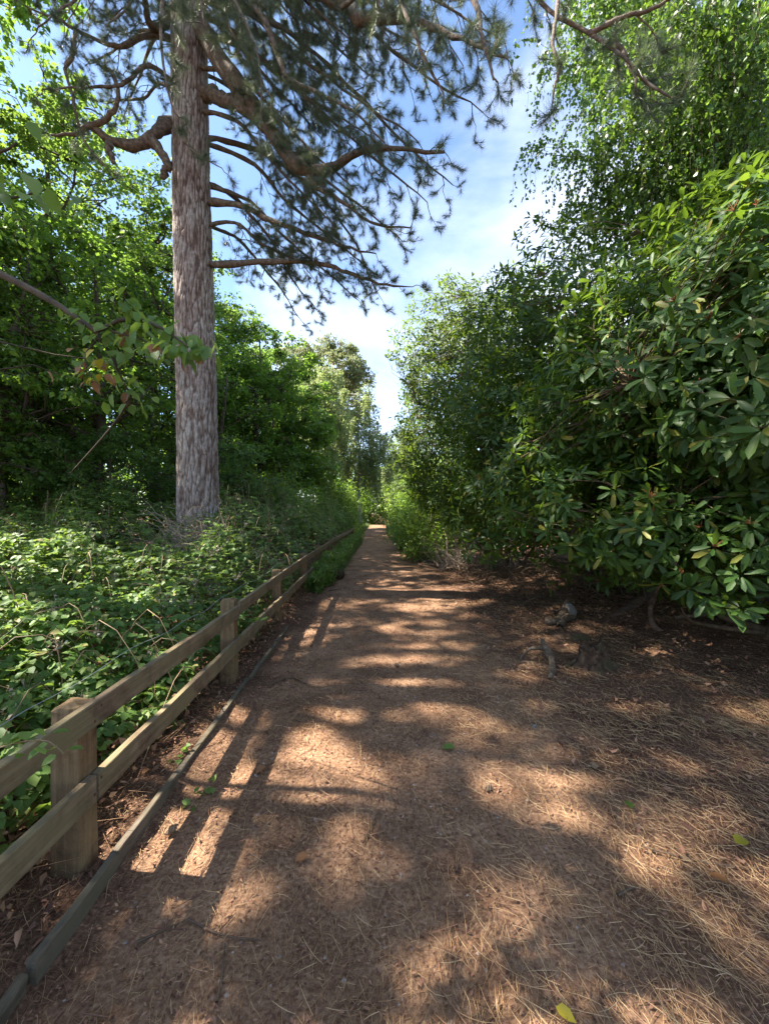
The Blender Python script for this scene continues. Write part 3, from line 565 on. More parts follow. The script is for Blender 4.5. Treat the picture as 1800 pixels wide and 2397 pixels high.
# overhanging tree left of the camera: it shades the path and holds the hanging branch in view
ov = clump_tree(41, 8.5, .13, [((0, -2.3, 5.6), (2.6, 2.0, 2.0)), ((.6, -3.0, 6.6), (2.2, 2.0, 1.8)), ((-.6, 3.4, 5.0), (1.8, 1.4, 1.8))], 34, 85, .10, .42, M['oak'], M['bark_dark'], tmpl=T_OVATE_S, nl=10)
t_ov = put_tree(ov, 'overhanging_tree', 'leafy tree at the left edge with a low branch hanging over the fence', 'tree', (-5.2, 2.6, 0))
ovo = A3(-5.2, 2.6, 0)
brs = [smoothp([P(-120, 590, 2.5), P(0, 637, 2.4), P(120, 700, 2.3), P(225, 772, 2.2)], 14), smoothp([P(225, 772, 2.2), P(300, 742, 2.15), P(370, 760, 2.1), P(430, 800, 2.0), P(450, 812, 1.95)], 12),
       smoothp([P(225, 772, 2.2), P(262, 830, 2.25), P(290, 890, 2.3), P(310, 930, 2.3)], 9), smoothp([P(310, 930, 2.3), P(250, 1010, 2.5), P(160, 1110, 2.8)], 8), smoothp([P(262, 772, 2.2), P(330, 790, 2.1), P(400, 830, 2.0)], 7),
       smoothp([P(-60, 470, 1.75), P(40, 458, 1.7), P(110, 440, 1.65)], 6), smoothp([P(-60, 360, 1.7), P(10, 350, 1.6), P(40, 330, 1.6)], 6), smoothp([P(230, 790, 2.2), P(200, 830, 2.15), P(215, 880, 2.1)], 6), smoothp([P(300, 742, 2.15), P(290, 700, 2.1), P(296, 672, 2.05)], 5)]
mb = MB(); tube(mb, np.vstack([[A3(-5.0, 2.7, 3.0)], [A3(-3.9, 2.6, 3.35)], brs[0]])-ovo, .03, .013, 7)
for b_, r_ in zip(brs[1:], (.014, .011, .008, .007, .008, .008, .006, .006)): tube(mb, b_-ovo, r_, .003, 6)
mb.obj('hanging_branch', M['bark_dark'], t_ov)
leaf_me = MB(); leaf_me.add(T_OVATE[0]*A3(1, .95, 1), t=T_OVATE[1], q=T_OVATE[2]); leaf_me = [leaf_me.mesh('leaf', M['hazel']), None]
lm2 = leaf_me[0].copy(); lm2.materials[0] = M['yleaf']; lm3 = leaf_me[0].copy(); lm3.materials[0] = M['brownleaf']
def leafobj(me, p, ax, nn, s, parent, origin):
    o = link('leaf', me, parent); o.matrix_local = frame_matrix(np.asarray(p)-origin, ax, nn, s); return o
spots = [(brs[1], 62, .06, .085), (brs[2], 30, .06, .08), (brs[4], 26, .06, .08), (brs[5], 12, .10, .10), (brs[6], 8, .10, .10), (brs[7], 26, .055, .07), (brs[8], 12, .03, .07), (brs[0][9:], 8, .05, .07)]
for b_, n, spr, ls in spots:
    n = int(n*1.25); ls *= .88
    for k in range(n):
        p_ = b_[R.integers(1, len(b_))]+R.normal(size=3)*A3(spr, spr*.8, spr*.55); ax = nrm(rdir(1)[0]*A3(.7, .6, .35)+A3(.1, -.1, -.55)); nn = nrm(A3(0, -.35, 1)+rdir(1)[0]*.6)
        me = leaf_me[0]
        if b_ is brs[7]: me = lm2 if k % 3 == 0 else (lm3 if k % 3 == 1 else me)
        elif R.random() < .05: me = lm3
        leafobj(me, p_, ax, nn, ls*R.uniform(.75, 1.3), t_ov, ovo)

# ------------------------------------------------------------------ the big pine
PB = A3(-3.77, 8.0, 0)
pine = empty('corsican_pine', tuple(PB)); tag(pine, 'big tall pine with straight grey fissured trunk and long drooping limbs', 'tree')
NZ, NA = 540, 132; zs = np.linspace(-.1, 19, NZ)
axis = np.stack([-.021*zs+.02*np.sin(zs*.5), .01*zs, zs], -1)
rad0 = np.interp(zs, [-.1, .2, .8, 2.2, 12, 19], [.56, .49, .43, .395, .345, .16])
mb = MB(); rel = np.zeros((NZ, NA)); aa = np.linspace(0, 2*math.pi, NA, endpoint=False)
for i in range(NZ):
    z = zs[i]
    for j in range(NA):
        a = aa[j]; cx_, sy_ = math.cos(a), math.sin(a)
        w1 = mnoise.noise((cx_*2.2, sy_*2.2, z*1.1)); w2 = mnoise.noise((cx_*5+9, sy_*5, z*3.5))
        dv, _ = mnoise.voronoi((cx_*5.6+w1*.8+w2*.35, sy_*5.6+w1*.8, z*2.1+w1*1.2+w2*.5))
        n2 = abs(mnoise.noise((cx_*15+7, sy_*15, z*3.2+w1)))
        rel[i, j] = min(1, (dv[1]-dv[0])*3.4)*.72+min(1, n2*4.5)*.28
disp = (rel-1)*.038
dx = np.cos(aa)[None]*(rad0[:, None]+disp); dy = np.sin(aa)[None]*(rad0[:, None]+disp)
V = axis[:, None]+np.stack([dx, dy, np.zeros_like(dx)], -1)
i = np.arange(NZ-1)[:, None]*NA; j = np.arange(NA)[None]; k = (j+1) % NA
mb.add(V.reshape(-1, 3), q=np.stack([i+j, i+k, i+NA+k, i+NA+j], -1).reshape(-1, 4))
tr_o = mb.obj('trunk', M['bark'], pine); at = tr_o.data.attributes.new('relief', 'FLOAT', 'POINT'); at.data.foreach_set('value', rel.ravel().astype(np.float32))
def trunk_at(z): return A3(-.021*z+.02*math.sin(z*.5), .01*z, z)+PB
limb_mb = MB(); twig_mb = MB(); tuft_P = []; tuft_A = []; tuft_S = []
rp_ = np.random.default_rng(77)
def add_tuft(p, a, s=1.0): tuft_P.append(p); tuft_A.append(a); tuft_S.append(s)
def twigs(path, Lmax, i0=.25, dens=6.0, droop=.25, ns=1.0, lev=0):
    """secondary branchlets with needle tufts along a bough"""
    seg = np.linalg.norm(np.diff(path, axis=0), axis=1); Lt = seg.sum(); cum = np.concatenate([[0], np.cumsum(seg)])/Lt
    n = max(2, int(Lt*(1-i0)*dens)); side = 1
    for s_ in np.linspace(i0, 1, n):
        q0 = A3(*[np.interp(s_, cum, path[:, c]) for c in range(3)]); k = min(len(path)-2, int(s_*(len(path)-1))); d = nrm((path[k+1]-path[k])[None])[0]
        side = -side; u = nrm(np.cross(d, A3(0, 0, 1))[None])[0]*side
        l_ = Lmax*(1.15-.75*s_)*rp_.uniform(.5, 1.15)
        dd = nrm((d*rp_.uniform(.35, 1.0)+u*rp_.uniform(.4, 1.1)+A3(0, 0, rp_.uniform(-.55, .45)))[None])[0]
        q1 = q0+dd*l_+A3(0, 0, -droop*l_)
        bp = wpath(q0, q1, 6, .06, rp_.uniform(-.08, .05), rp_)
        tube(twig_mb, bp, .005+.009*l_, .003, 4)
        if lev == 0 and l_ > .45:
            twigs(bp, l_*.48, .2, 6.5, .05, ns, 1)
        else:
            m = max(2, int(l_*15))
            for _ in range(m):
                kk = rp_.integers(2, 6); td = nrm((dd+rdir(1, rp_)[0]*.9+A3(0, 0, .25))[None])[0]; l2 = rp_.uniform(.06, .17)
                e = bp[kk]+td*l2; tubes3(twig_mb, bp[kk][None], e[None], .004, .003); add_tuft(e, td, ns)
        e2 = nrm((bp[-1]-bp[-2]+A3(0, 0, .01))[None])[0]; add_tuft(bp[-1], e2, ns)
        add_tuft(bp[-1]-e2*.05, nrm((e2+rdir(1, rp_)[0]*.5)[None])[0], ns*.9)
def bough(pts, r0, r1, Lmax=1.3, i0=.25, n=22, dens=4.4, **kw):
    p = smoothp(pts, n)
    am = min(.03, .3*r0); p[1:-1] += rp_.normal(size=(n-2, 3))*am*.45+np.stack([np.sin(np.linspace(0, 13, n-2)+rp_.uniform(0, 6))*am, np.zeros(n-2), np.sin(np.linspace(0, 11, n-2)+rp_.uniform(0, 6))*am], -1)
    tube(limb_mb, p-PB, 0, sides=9, rad=np.linspace(r0, r1, n)*(1+.10*rp_.normal(size=n))); 
    if Lmax: twigs(p, Lmax, i0, dens, **kw)
    return p
def tz(py): return CAM_H+(1195-py)/F*8.0
T = lambda py: trunk_at(tz(py))
# the limbs that read in the photograph
bough([T(60)+A3(.25, -.1, 0), P(542, 168, 7.5), P(591, 244, 7.3), P(640, 320, 7.1), P(699, 379, 6.9), P(770, 390, 6.7), P(835, 358, 6.5), P(900, 347, 6.2), P(1040, 352, 5.8)], .20, .02, 1.2, .4, 30)
bough([T(215)+A3(.3, -.1, 0), P(545, 235, 7.5), P(600, 270, 7.3)], .13, .10, 0)
bough([P(699, 379, 6.9), P(740, 430, 6.8), P(800, 470, 6.7), P(880, 520, 6.6), P(960, 530, 6.5)], .05, .01, .9, .2)
bough([T(462)+A3(.3, 0, 0), P(569, 482, 7.8), P(650, 515, 7.5), P(748, 558, 7.2), P(802, 570, 7.1), P(880, 590, 7.0)], .075, .012, 1.1, .25)
bough([T(611)+A3(.3, 0, 0), P(612, 611, 7.8), P(748, 613, 7.6), P(824, 638, 7.4), P(900, 665, 7.3), P(965, 668, 7.2)], .065, .010, .95, .35)
bough([T(410)+A3(.3, .1, 0), P(558, 466, 8.6), P(620, 540, 8.9), P(680, 640, 9.2), P(740, 720, 9.4)], .05, .01, 1.0, .3)
bough([T(300)+A3(.3, .1, 0), P(600, 345, 8.6), P(720, 430, 9.0), P(830, 560, 9.4), P(880, 680, 9.6)], .06, .01, 1.1, .25)
bough([T(500)+A3(.25, .2, 0), P(560, 560, 9.0), P(640, 650, 9.6), P(700, 740, 10)], .045, .01, 1.1, .2)
bough([T(-60)+A3(.2, -.2, 0), P(640, -40, 6.8), P(807, 0, 6.0), P(840, 38, 5.7), P(900, 45, 5.5), P(1008, 62, 5.2), P(1090, 87, 5.0), P(1180, 130, 4.8)], .13, .014, 1.1, .3, 28)
bough([T(-120)+A3(.2, -.2, 0), P(591, 0, 6.4), P(640, 103, 6.2), P(677, 179, 6.1), P(748, 211, 6.0), P(830, 260, 5.8), P(900, 330, 5.6)], .06, .01, .9, .25, 24)
bough([T(-200), P(520, -60, 6.0), P(590, 90, 5.6), P(612, 180, 5.5), P(608, 300, 5.5)], .03, .006, .6, .35)
bough([T(-250), P(420, -100, 5.2), P(378, 0, 4.9), P(383, 130, 4.8), P(400, 235, 4.8), P(430, 330, 4.8), P(520, 390, 4.9)], .026, .005, .5, .55)
# left limbs: bare crooked stubs and whorls
bough([T(285)+A3(-.3, -.1, 0), P(374, 303, 7.7), P(325, 333, 7.5), P(260, 325, 7.3), P(211, 293, 7.2), P(180, 305, 7.2), P(120, 312, 7.1)], .14, .02, .5, .7)
bough([P(211, 293, 7.2), P(255, 271, 7.1), P(279, 217, 7.0), P(260, 168, 7.0), P(235, 150, 7.0)], .055, .02, .5, .7)
bough([P(345, 325, 7.6), P(385, 360, 7.5), P(392, 395, 7.5), P(378, 408, 7.5)], .09, .07, 0)
bough([P(255, 327, 7.3), P(258, 352, 7.2), P(268, 378, 7.2)], .06, .045, 0)
bough([T(75)+A3(-.3, 0, 0), P(347, 81, 7.8), P(293, 102, 7.6), P(244, 95, 7.5), P(179, 68, 7.3), P(125, 35, 7.1), P(60, 10, 7.0)], .06, .012, .8, .35)
bough([P(179, 68, 7.3), P(173, 125, 7.2), P(152, 157, 7.2), P(173, 217, 7.1), P(179, 271, 7.1), P(200, 330, 7.1), P(245, 385, 7.1)], .04, .012, .5, .6)
bough([T(20)+A3(-.3, 0, 0), P(360, 60, 7.8), P(340, 0, 7.5), P(325, -60, 7.2)], .09, .04, .6, .5)
bough([T(180)+A3(-.3, 0, 0), P(350, 150, 7.4), P(290, 190, 7.0), P(210, 200, 6.8), P(100, 205, 6.6)], .05, .01, .8, .35)
bough([T(-60)+A3(-.3, 0, 0), P(300, -40, 7.0), P(200, -20, 6.5), P(90, 60, 6.2)], .05, .01, 1.0, .3)
# near boughs overhead, towards the camera
bough([T(-330)+A3(.1, -.3, 0), A3(-1.0, 5.5, 9.4), A3(.8, 4.2, 8.2), P(1215, -60, 3.6), P(1300, 30, 3.4), P(1380, 75, 3.3), P(1450, 130, 3.2), P(1510, 185, 3.15), P(1570, 225, 3.1)], .026, .008, .42, .6, 30, 5)
bough([P(1440, 90, 3.3), P(1480, 160, 3.3), P(1490, 210, 3.3)], .02, .008, .4, .5)
bough([P(1380, 75, 3.3), P(1450, 40, 3.2), P(1540, 10, 3.1), P(1600, -30, 3.0)], .022, .008, .4, .5)
bough([A3(.1, 4.6, 8.3), P(1060, -80, 4.0), P(1120, 30, 3.7), P(1130, 90, 3.6), P(1150, 160, 3.5), P(1165, 190, 3.5)], .035, .007, .42, .5)
bough([P(1310, -60, 3.3), P(1300, 40, 3.1), P(1295, 110, 3.0), P(1310, 150, 3.0), P(1298, 200, 3.0), P(1292, 240, 3.0)], .018, .006, .12, .75, dens=2.5)
bough([A3(-.6, 5.6, 8.8), P(900, -60, 4.6), P(960, 60, 4.3), P(1010, 160, 4.2), P(1040, 230, 4.2)], .035, .007, .6, .35)
# fill: hidden higher boughs whose tips hang into the picture
for (zz, ex_, ey_, Yd, rr, LL) in ((13.5, 1130, 260, 7.2, .07, 1.2), (14.5, 1180, 90, 6.6, .06, 1.2), (14.2, 1080, 30, 6.2, .06, 1.2), (13.9, 960, 60, 6.8, .06, 1.2), (12.2, 980, 330, 6.4, .05, 1.1), (10.8, 820, 430, 6.6, .05, 1.0), (12.6, 1060, 430, 8.2, .07, 1.2), (11.6, 1000, 470, 7.2, .06, 1.2), (10.4, 940, 560, 8.6, .06, 1.2), (9.3, 880, 640, 9.4, .05, 1.1), (8.4, 840, 700, 9.6, .05, 1.0), (13.2, 900, 200, 9.4, .06, 1.2), (12, 760, 330, 9.8, .06, 1.2), (10.8, 700, 420, 10.5, .05, 1.2),
                              (13.6, 1000, 120, 8.4, .07, 1.2), (9.9, 780, 520, 6.9, .05, 1.0), (7.4, 760, 640, 8.2, .045, .9), (14.2, 700, 60, 9.5, .07, 1.2), (13.8, 560, 120, 6.4, .05, 1.0), (12.8, 250, 60, 6.6, .05, .9), (11.2, 200, 150, 9.0, .05, 1.1), (10, 250, 240, 9.5, .05, .8), (14, 480, 60, 5.6, .05, .9), (12.5, 640, 230, 6.6, .05, 1.0), (11.5, 880, 330, 7.6, .05, 1.1), (13.8, 820, 90, 6.2, .05, 1.1)):
    a = trunk_at(zz); e = P(ex_, ey_, Yd); mid = (a+e)/2+A3(0, 0, rp_.uniform(.1, .5)); bough([a, a*.7+e*.3+A3(0, 0, .45), mid, a*.2+e*.8+A3(0, 0, .1), e], rr, .009, LL, .3, 20, 3.8)
# crown high above the frame, throwing shade and closing the top
for kz in range(26):
    zz = 12.5+6.5*kz/26; a0 = kz*2.4; l_ = 5.2*(1-.06*kz/2)*rp_.uniform(.8, 1.1); a = trunk_at(min(zz, 18.5)); e = a+A3(math.cos(a0)*l_, math.sin(a0)*l_, rp_.uniform(-.8, .6))
    bough([a, (a+e)/2+A3(0, 0, .3), e], .07, .01, 1.2, .3, 12, 1.7)
o = limb_mb.obj('limbs', M['bark_branch'], pine); 
twig_o = MB(); twig_o.v = [np.concatenate(twig_mb.v)-PB.astype(np.float32)]; twig_o.q = twig_mb.q; twig_o.t = twig_mb.t; twig_o.n = twig_mb.n
o = twig_o.obj('twigs', M['bark_branch'], pine); o['kind'] = 'stuff'
TP = np.array(tuft_P)-PB; TA = np.array(tuft_A); TS = np.array(tuft_S); print('tufts', len(TP))
TT = []
for v_ in range(3):
    NN = 96; u = rdir(NN, rp_); ax = nrm(A3(1, 0, 0)*rp_.uniform(.1, 1.5, NN)[:, None]+u); Ln = rp_.uniform(.09, .145, NN); base = -A3(1, 0, 0)*rp_.uniform(0, .09, NN)[:, None]
    mb = MB(); b_ = nrm(np.cross(ax, rdir(NN, rp_)))*.0012; tip = base+ax*Ln[:, None]
    mb.add(np.stack([base-b_, base+b_, tip], 1).reshape(-1, 3), t=np.arange(NN*3).reshape(-1, 3)); TT.append(tmpl_obj('needle_tuft', mb, M['needle'], False))
gn_scatter('needles', pine, TP, TA, rdir(len(TP), rp_), TS*rp_.uniform(.8, 1.15, len(TP)), TT, M['needle'])
# cones lying on the litter
# ------------------------------------------------------------------ birch at the upper right
bi = empty('weeping_birch', (7.2, 7.6, .3)); BO = A3(7.2, 7.6, .3); tag(bi, 'birch with fine hanging twigs of small leaves at the upper right over the rhododendrons', 'tree')
rb = np.random.default_rng(8); wood = MB(); tw = MB(); lf = MB()
tp = wpath(A3(0, 0, -.2), A3(-1.2, -.3, 13), 14, .02, 0, rb); tube(wood, tp, .22, .05, 10)
anchors = []
for (px_, py_, Y_) in ((1330, -60, 6.2), (1420, 40, 6.4), (1300, 140, 6.6), (1520, 120, 5.4), (1640, 60, 5.0), (1750, 160, 5.0), (1380, 260, 6.4), (1490, 300, 5.8), (1620, 280, 5.4), (1300, 360, 7.0), (1400, 420, 6.8), (1560, 420, 6.0), (1700, 380, 5.6), (1780, -40, 4.6), (1560, -60, 5.0), (1440, -120, 6.0), (1350, 500, 7.6), (1480, 520, 7.4), (1650, 520, 7.0), (1790, 300, 5.8), (1330, 30, 7.2), (1360, 150, 7.6), (1600, 180, 7.2), (1700, 60, 7.4), (1450, 180, 7.6), (1760, 470, 7.4)):
    e = P(px_, py_, Y_)-BO; k = int(np.clip(np.searchsorted(tp[:, 2], e[2]-.8), 3, 11)); lp = wpath(tp[k], e, 10, .06, .1, rb); tube(wood, lp, .045, .008, 6); anchors.append(lp)
for lp in anchors:
    for _ in range(84):
        q0 = lp[rb.integers(3, 10)]+rb.normal(size=3)*.10; d = rdir(1, rb)[0]*A3(1, 1, .3); l1 = rb.uniform(.2, .75); l2 = rb.uniform(.3, 1.1)
        pts = smoothp([q0, q0+d*l1*.6+A3(0, 0, .05), q0+d*l1+A3(0, 0, -.18*l2), q0+d*l1*1.12+A3(0, 0, -l2)], 8); tube(tw, pts, .0035, .0015, 3)
        m = int(34*(l1+l2)/1.2); ii = rb.uniform(1, 7, m); a_ = ii.astype(int); fr = (ii-a_)[:, None]; pp = pts[a_]*(1-fr)+pts[np.minimum(a_+1, 7)]*fr
        pp = pp+rb.normal(size=(m, 3))*.028; scatter(lf, T_BIRCH, pp, nrm(rdir(m, rb)*.7+A3(0, 0, -.7)), nrm(rdir(m, rb)+A3(0, 0, .5)), rb.uniform(.048, .08, m))
wood.obj('trunk', M['bark_birch'], bi); o = tw.obj('branches', M['bark_dark'], bi); o['kind'] = 'stuff'; o = lf.obj('crown', M['birch'], bi); o['kind'] = 'stuff'

# ------------------------------------------------------------------ rhododendrons
rl_mb = MB(); rl_mb.add(T_RHODO[0], t=T_RHODO[1], q=T_RHODO[2]); rleaf_me = rl_mb.mesh('leaf', M['rhodo'])
def lump(d, ph):
    return 1+.10*np.sin(d[:, 0]*4.1+ph)*np.sin(d[:, 2]*3.7+ph*2)+.08*np.sin(d[:, 1]*6.3+ph*3)+.06*np.sin(d[:, 2]*9+d[:, 0]*7+ph)
def rosettes(C, Rr, n, rng, zmin, ph, inner=.72):
    d = rdir(int(n*1.6), rng); rr = lump(d, ph)*rng.uniform(inner**3, 1.06**3, len(d))**(1/3)
    p = C+d*Rr*rr[:, None]; k = (p[:, 2] > zmin+.25*rng.random(len(d))); p, d = p[k][:n], d[k][:n]
    a = nrm(d/Rr*Rr.mean()+A3(0, 0, .55)+rdir(len(d), rng)*.45); return p, a
def rosette_leaves(p, a, per, rng, ls, droop=(1.15, 1.9)):
    n = len(p)*per; i = np.repeat(np.arange(len(p)), per); ref = rdir(len(p), rng); u = nrm(np.cross(a, ref)); w = np.cross(a, u)
    ph = np.tile(np.arange(per)*2.399, len(p))+rng.uniform(0, 1, n); th = rng.uniform(*droop, n)
    th[np.tile(np.arange(per) >= per-2, len(p))] = rng.uniform(.35, .9, (np.arange(per) >= per-2).sum()*len(p))
    rad = np.cos(ph)[:, None]*u[i]+np.sin(ph)[:, None]*w[i]
    ax = np.cos(th)[:, None]*a[i]+np.sin(th)[:, None]*rad; nn = np.sin(th)[:, None]*a[i]-np.cos(th)[:, None]*rad
    ax = nrm(ax+A3(0, 0, -.22)); P_ = p[i]-a[i]*rng.uniform(0, .05, n)[:, None]+ax*.02
    return P_, ax, nrm(nn+rdir(n, rng)*.15), ls*rng.uniform(.7, 1.25, n)
def rhodo(label, base, C, Rr, nros, per, ls, tmpl, mat, zmin, seed, nstem=26, indiv=0, flowers=0, extra=None, name='rhododendron', fill=1.6):
    rng = np.random.default_rng(seed); C, Rr, base = A3(*C), A3(*Rr), A3(*base)
    t = empty(name, tuple(base)); tag(t, label, 'shrub', 'rhododendrons right of the path' if name == 'rhododendron' else None)
    p, a = rosettes(C, Rr, nros, rng, zmin, seed*.7)
    if extra:
        for (c2, r2, n2, z2) in extra:
            p2, a2 = rosettes(A3(*c2), A3(*r2), n2, rng, z2, seed*1.3); p = np.vstack([p, p2]); a = np.vstack([a, a2])
    Pp, ax, nn, sc = rosette_leaves(p, a, per, rng, ls)
    if indiv:
        # leaves that show largest from the path become separate leaf objects
        dist = np.linalg.norm(Pp-A3(0, 0, CAM_H), axis=1); vis = (Pp[:, 1] > .4) & (Pp[:, 0] < Pp[:, 1]*.97)
        order = np.argsort(np.where(vis, dist/sc, 1e9))[:indiv]; keep = np.ones(len(Pp), bool); keep[order] = False
        for q_ in order:
            o = link('leaf', rleaf_me, t); o.matrix_local = frame_matrix(Pp[q_]-base, ax[q_], nn[q_], float(sc[q_]))
        Pp, ax, nn, sc = Pp[keep], ax[keep], nn[keep], sc[keep]
    mb = MB(); scatter(mb, tmpl, Pp-base, ax, nn, sc); o = mb.obj('foliage', mat, t); o['kind'] = 'stuff'
    # inner and outer rosettes of the mass
    TR = []
    for v_ in range(3):
        Q, qa, qn, qs = rosette_leaves(np.zeros((1, 3)), A3(1, 0, 0)[None], per, rng, ls); mb = MB(); scatter(mb, tmpl, Q, qa, qn, qs); TR.append(tmpl_obj('rosette', mb, mat))
    p3, a3 = rosettes(C, Rr*.97, int(nros*fill), rng, zmin, seed*.7, .35); gn_scatter('inner_foliage', t, p3-base, a3, rdir(len(p3), rng), rng.uniform(.8, 1.2, len(p3)), TR, mat)
    mb = MB(); ms_ = MB()
    sel = rng.choice(len(p), min(nstem, len(p)), replace=False); main = []
    for s_ in sel:
        b0 = A3(rng.normal()*.25, rng.normal()*.25, 0.0-.05); e = p[s_]-base; lp = smoothp([b0, b0*.4+e*A3(.35, .35, .28)+rdir(1, rng)[0]*.25, e*A3(.75, .75, .7)+rdir(1, rng)[0]*.2, e], 12)
        tube(mb, lp[:10], rng.uniform(.03, .055), .007, 6); main.append(lp)
    MP = np.concatenate(main); order = rng.choice(len(p), min(len(p), 700), replace=False)
    for s_ in order:
        e = p[s_]-base; q0 = MP[((MP-e)**2).sum(1).argmin()]; tube(ms_, wpath(q0, e, 4, .08, 0, rng), .009, .004, 3)
    mb.obj('stems', M['stem'], t); o = ms_.obj('twigs', M['stem'], t); o['kind'] = 'stuff'
    if flowers:
        order = np.argsort(np.linalg.norm(p-A3(0, 0, 1.6), axis=1))[:flowers*3]; order = rng.choice(order, flowers, replace=False); fm, bm_ = MB(), MB()
        for q_, s_ in enumerate(order):
            m = 9; e = p[s_]-base; dd = nrm(a[s_]+rdir(m, rng)*.8); (fm if q_ % 2 else bm_).n; tubes3(fm if q_ % 2 else bm_, np.repeat(e[None], m, 0), e+dd*rng.uniform(.03, .07, m)[:, None], .0035, .0025)
        o = fm.obj('spent_flowers', M['flower'], t); o['kind'] = 'stuff'; o = bm_.obj('seed_stalks', M['bud'], t); o['kind'] = 'stuff'
    return t
rhodo('nearest rhododendron at the right edge with large dark glossy leaves drooping over the litter', (4.6, 4.9, .2), (4.55, 4.3, 2.85), (2.4, 2.3, 2.3), 1700, 9, .145, T_RHODO, M['rhodo'], .95, 3, indiv=190, nstem=12, flowers=60, extra=[((5.0, 3.9, .9), (1.6, 1.2, .8), 200, .3), ((2.7, 4.6, 1.65), (1.0, 1.0, .75), 190, .85), ((1.95, 5.2, 2.0), (.6, .7, .7), 70, 1.2), ((4.2, 2.6, 2.2), (1.0, .8, 1.3), 150, 1.1), ((3.6, 3.9, 1.25), (1.1, .9, .75), 170, .55), ((2.7, 4.0, 1.35), (.7, .6, .5), 70, .9)])
rhodo('tall rhododendron behind the nearest one with bright leaves catching sun and a domed top', (4.4, 7.8, .3), (4.0, 7.4, 3.7), (2.6, 2.4, 3.0), 1700, 8, .155, T_RHODO_S, M['rhodo'], .9, 4, flowers=60, nstem=16, extra=[((2.7, 6.4, 1.9), (1.0, .9, .9), 160, .7), ((2.05, 6.7, 2.1), (.95, 1.0, 1.35), 330, .7), ((3.8, 5.6, 1.2), (1.6, .9, .8), 170, .35)])
rhodo('rhododendron whose thin leafy top stands against the cloud beside the path gap', (3.4, 11.3, .2), (3.3, 11.2, 4.1), (3.0, 2.6, 3.9), 1700, 8, .15, T_RHODO_S, M['rhodo_far'], 1.1, 5, nstem=16, fill=1.9, extra=[((2.0, 11.4, 5.9), (1.7, 1.6, 2.4), 900, 1.6), ((1.9, 10.6, 2.6), (1.3, 1.4, 1.7), 450, 1.0)])
rhodo('rhododendron in deep shade at the far right behind the big near one', (8.6, 6.5, .3), (8.6, 6.5, 2.9), (3.0, 2.6, 2.7), 1100, 8, .17, T_RHODO_S, M['rhodo'], .6, 6)
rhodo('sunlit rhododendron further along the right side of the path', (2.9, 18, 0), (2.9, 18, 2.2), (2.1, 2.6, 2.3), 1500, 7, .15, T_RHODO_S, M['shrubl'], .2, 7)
rhodo('rhododendron closing the right verge far down the path', (2.6, 27, 0), (2.6, 27, 2.3), (2.4, 3.4, 2.5), 1300, 7, .19, T_RHODO_S, M['rhodo_far'], .1, 8)

# ------------------------------------------------------------------ leafy shrubs (small leaf clumps)
def shrub(name, label, C, Rr, n, ls, mat, seed, zmin=.0, tmpl=T_SIMPLE, group=None, stems=True):
    rng = np.random.default_rng(seed); C, Rr = A3(*C), A3(*Rr); base = A3(C[0], C[1], 0)
    t = empty(name, tuple(base)); tag(t, label, 'shrub', group)
    nc = max(10, n//90); d = rdir(nc, rng); cc = C+d*Rr*(lump(d, seed)*rng.uniform(.55, 1, nc))[:, None]; i = rng.integers(0, nc, n)
    p = cc[i]+rng.normal(size=(n, 3))*Rr.mean()*A3(.16, .16, .11); p = p[p[:, 2] > zmin+.02]; m = len(p)
    mb = MB(); scatter(mb, tmpl, p-base, nrm(rdir(m, rng)*A3(1, 1, .6)+nrm(p-C)*.5), nrm(rdir(m, rng)*.8+A3(0, 0, 1)), ls*rng.uniform(.6, 1.35, m)); o = mb.obj('foliage', mat, t); o['kind'] = 'stuff'
    mb = MB()
    for c in cc[:40]: tube(mb, wpath(A3(rng.normal()*.1, rng.normal()*.1, -.05), c-base, 6, .08, 0, rng), .018, .004, 4)
    o = mb.obj('stems', M['stem'], t); o['kind'] = 'stuff'; return t
GS = 'shrubs beside the far path'
shrub('leafy_shrub', 'light green leafy shrub on the right verge where the path narrows', (1.45, 13.2, 1.0), (1.05, 1.3, 1.25), 10000, .075, M['shrubl'], 51, group=GS)
shrub('leafy_shrub', 'low green shrub hugging the right path edge beyond the light one', (1.05, 16.6, .6), (.75, 1.5, .75), 6000, .07, M['oak'], 52, group=GS)
shrub('leafy_shrub', 'yellow-green sunlit bush on the right before the path bends', (1.3, 23, 1.3), (1.0, 2.0, 1.6), 7000, .10, M['shrubl'], 53, group=GS)
shrub('leafy_shrub', 'dark green mound of bush left of the path behind the fence end', (-4.4, 16.0, 1.5), (1.8, 1.8, 1.8), 12000, .10, M['oak'], 54, group=GS)
shrub('leafy_shrub', 'dark tall bush left of the path where the fence disappears', (-4.0, 20.5, 2.1), (2.1, 2.2, 2.6), 12000, .12, M['rhodo_far'], 55, group=GS)
shrub('leafy_shrub', 'yellowish bush standing at the left bend of the path', (-2.9, 26.5, 1.6), (1.2, 1.5, 2.0), 6000, .11, M['shrubl'], 56, group=GS)
shrub('leafy_shrub', 'dark bush just under the pale birch', (-5.4, 27, 2.2), (2.6, 2.5, 2.8), 9000, .14, M['oak'], 57, group=GS)
shrub('leafy_shrub', 'rounded bush facing the viewer at the very end of the path', (-1.6, 51.5, 2.2), (3.4, 2.2, 3.4), 16000, .2, M['oak'], 58, group=GS)
shrub('leafy_shrub', 'bush behind the left turn of the path', (-5.6, 54, 2.8), (3.6, 2.5, 4.2), 13000, .24, M['oak'], 59, group=GS)
shrub('leafy_shrub', 'large bush at the right of the path end', (2.9, 41, 2.6), (2.6, 3, 3.4), 12000, .2, M['shrubl'], 60, group=GS)
shrub('leafy_shrub', 'grey-green low bush in front of the bend on the left', (-3.1, 35, 1.2), (1.2, 2.5, 1.6), 6000, .13, M['dark'], 61, group=GS)
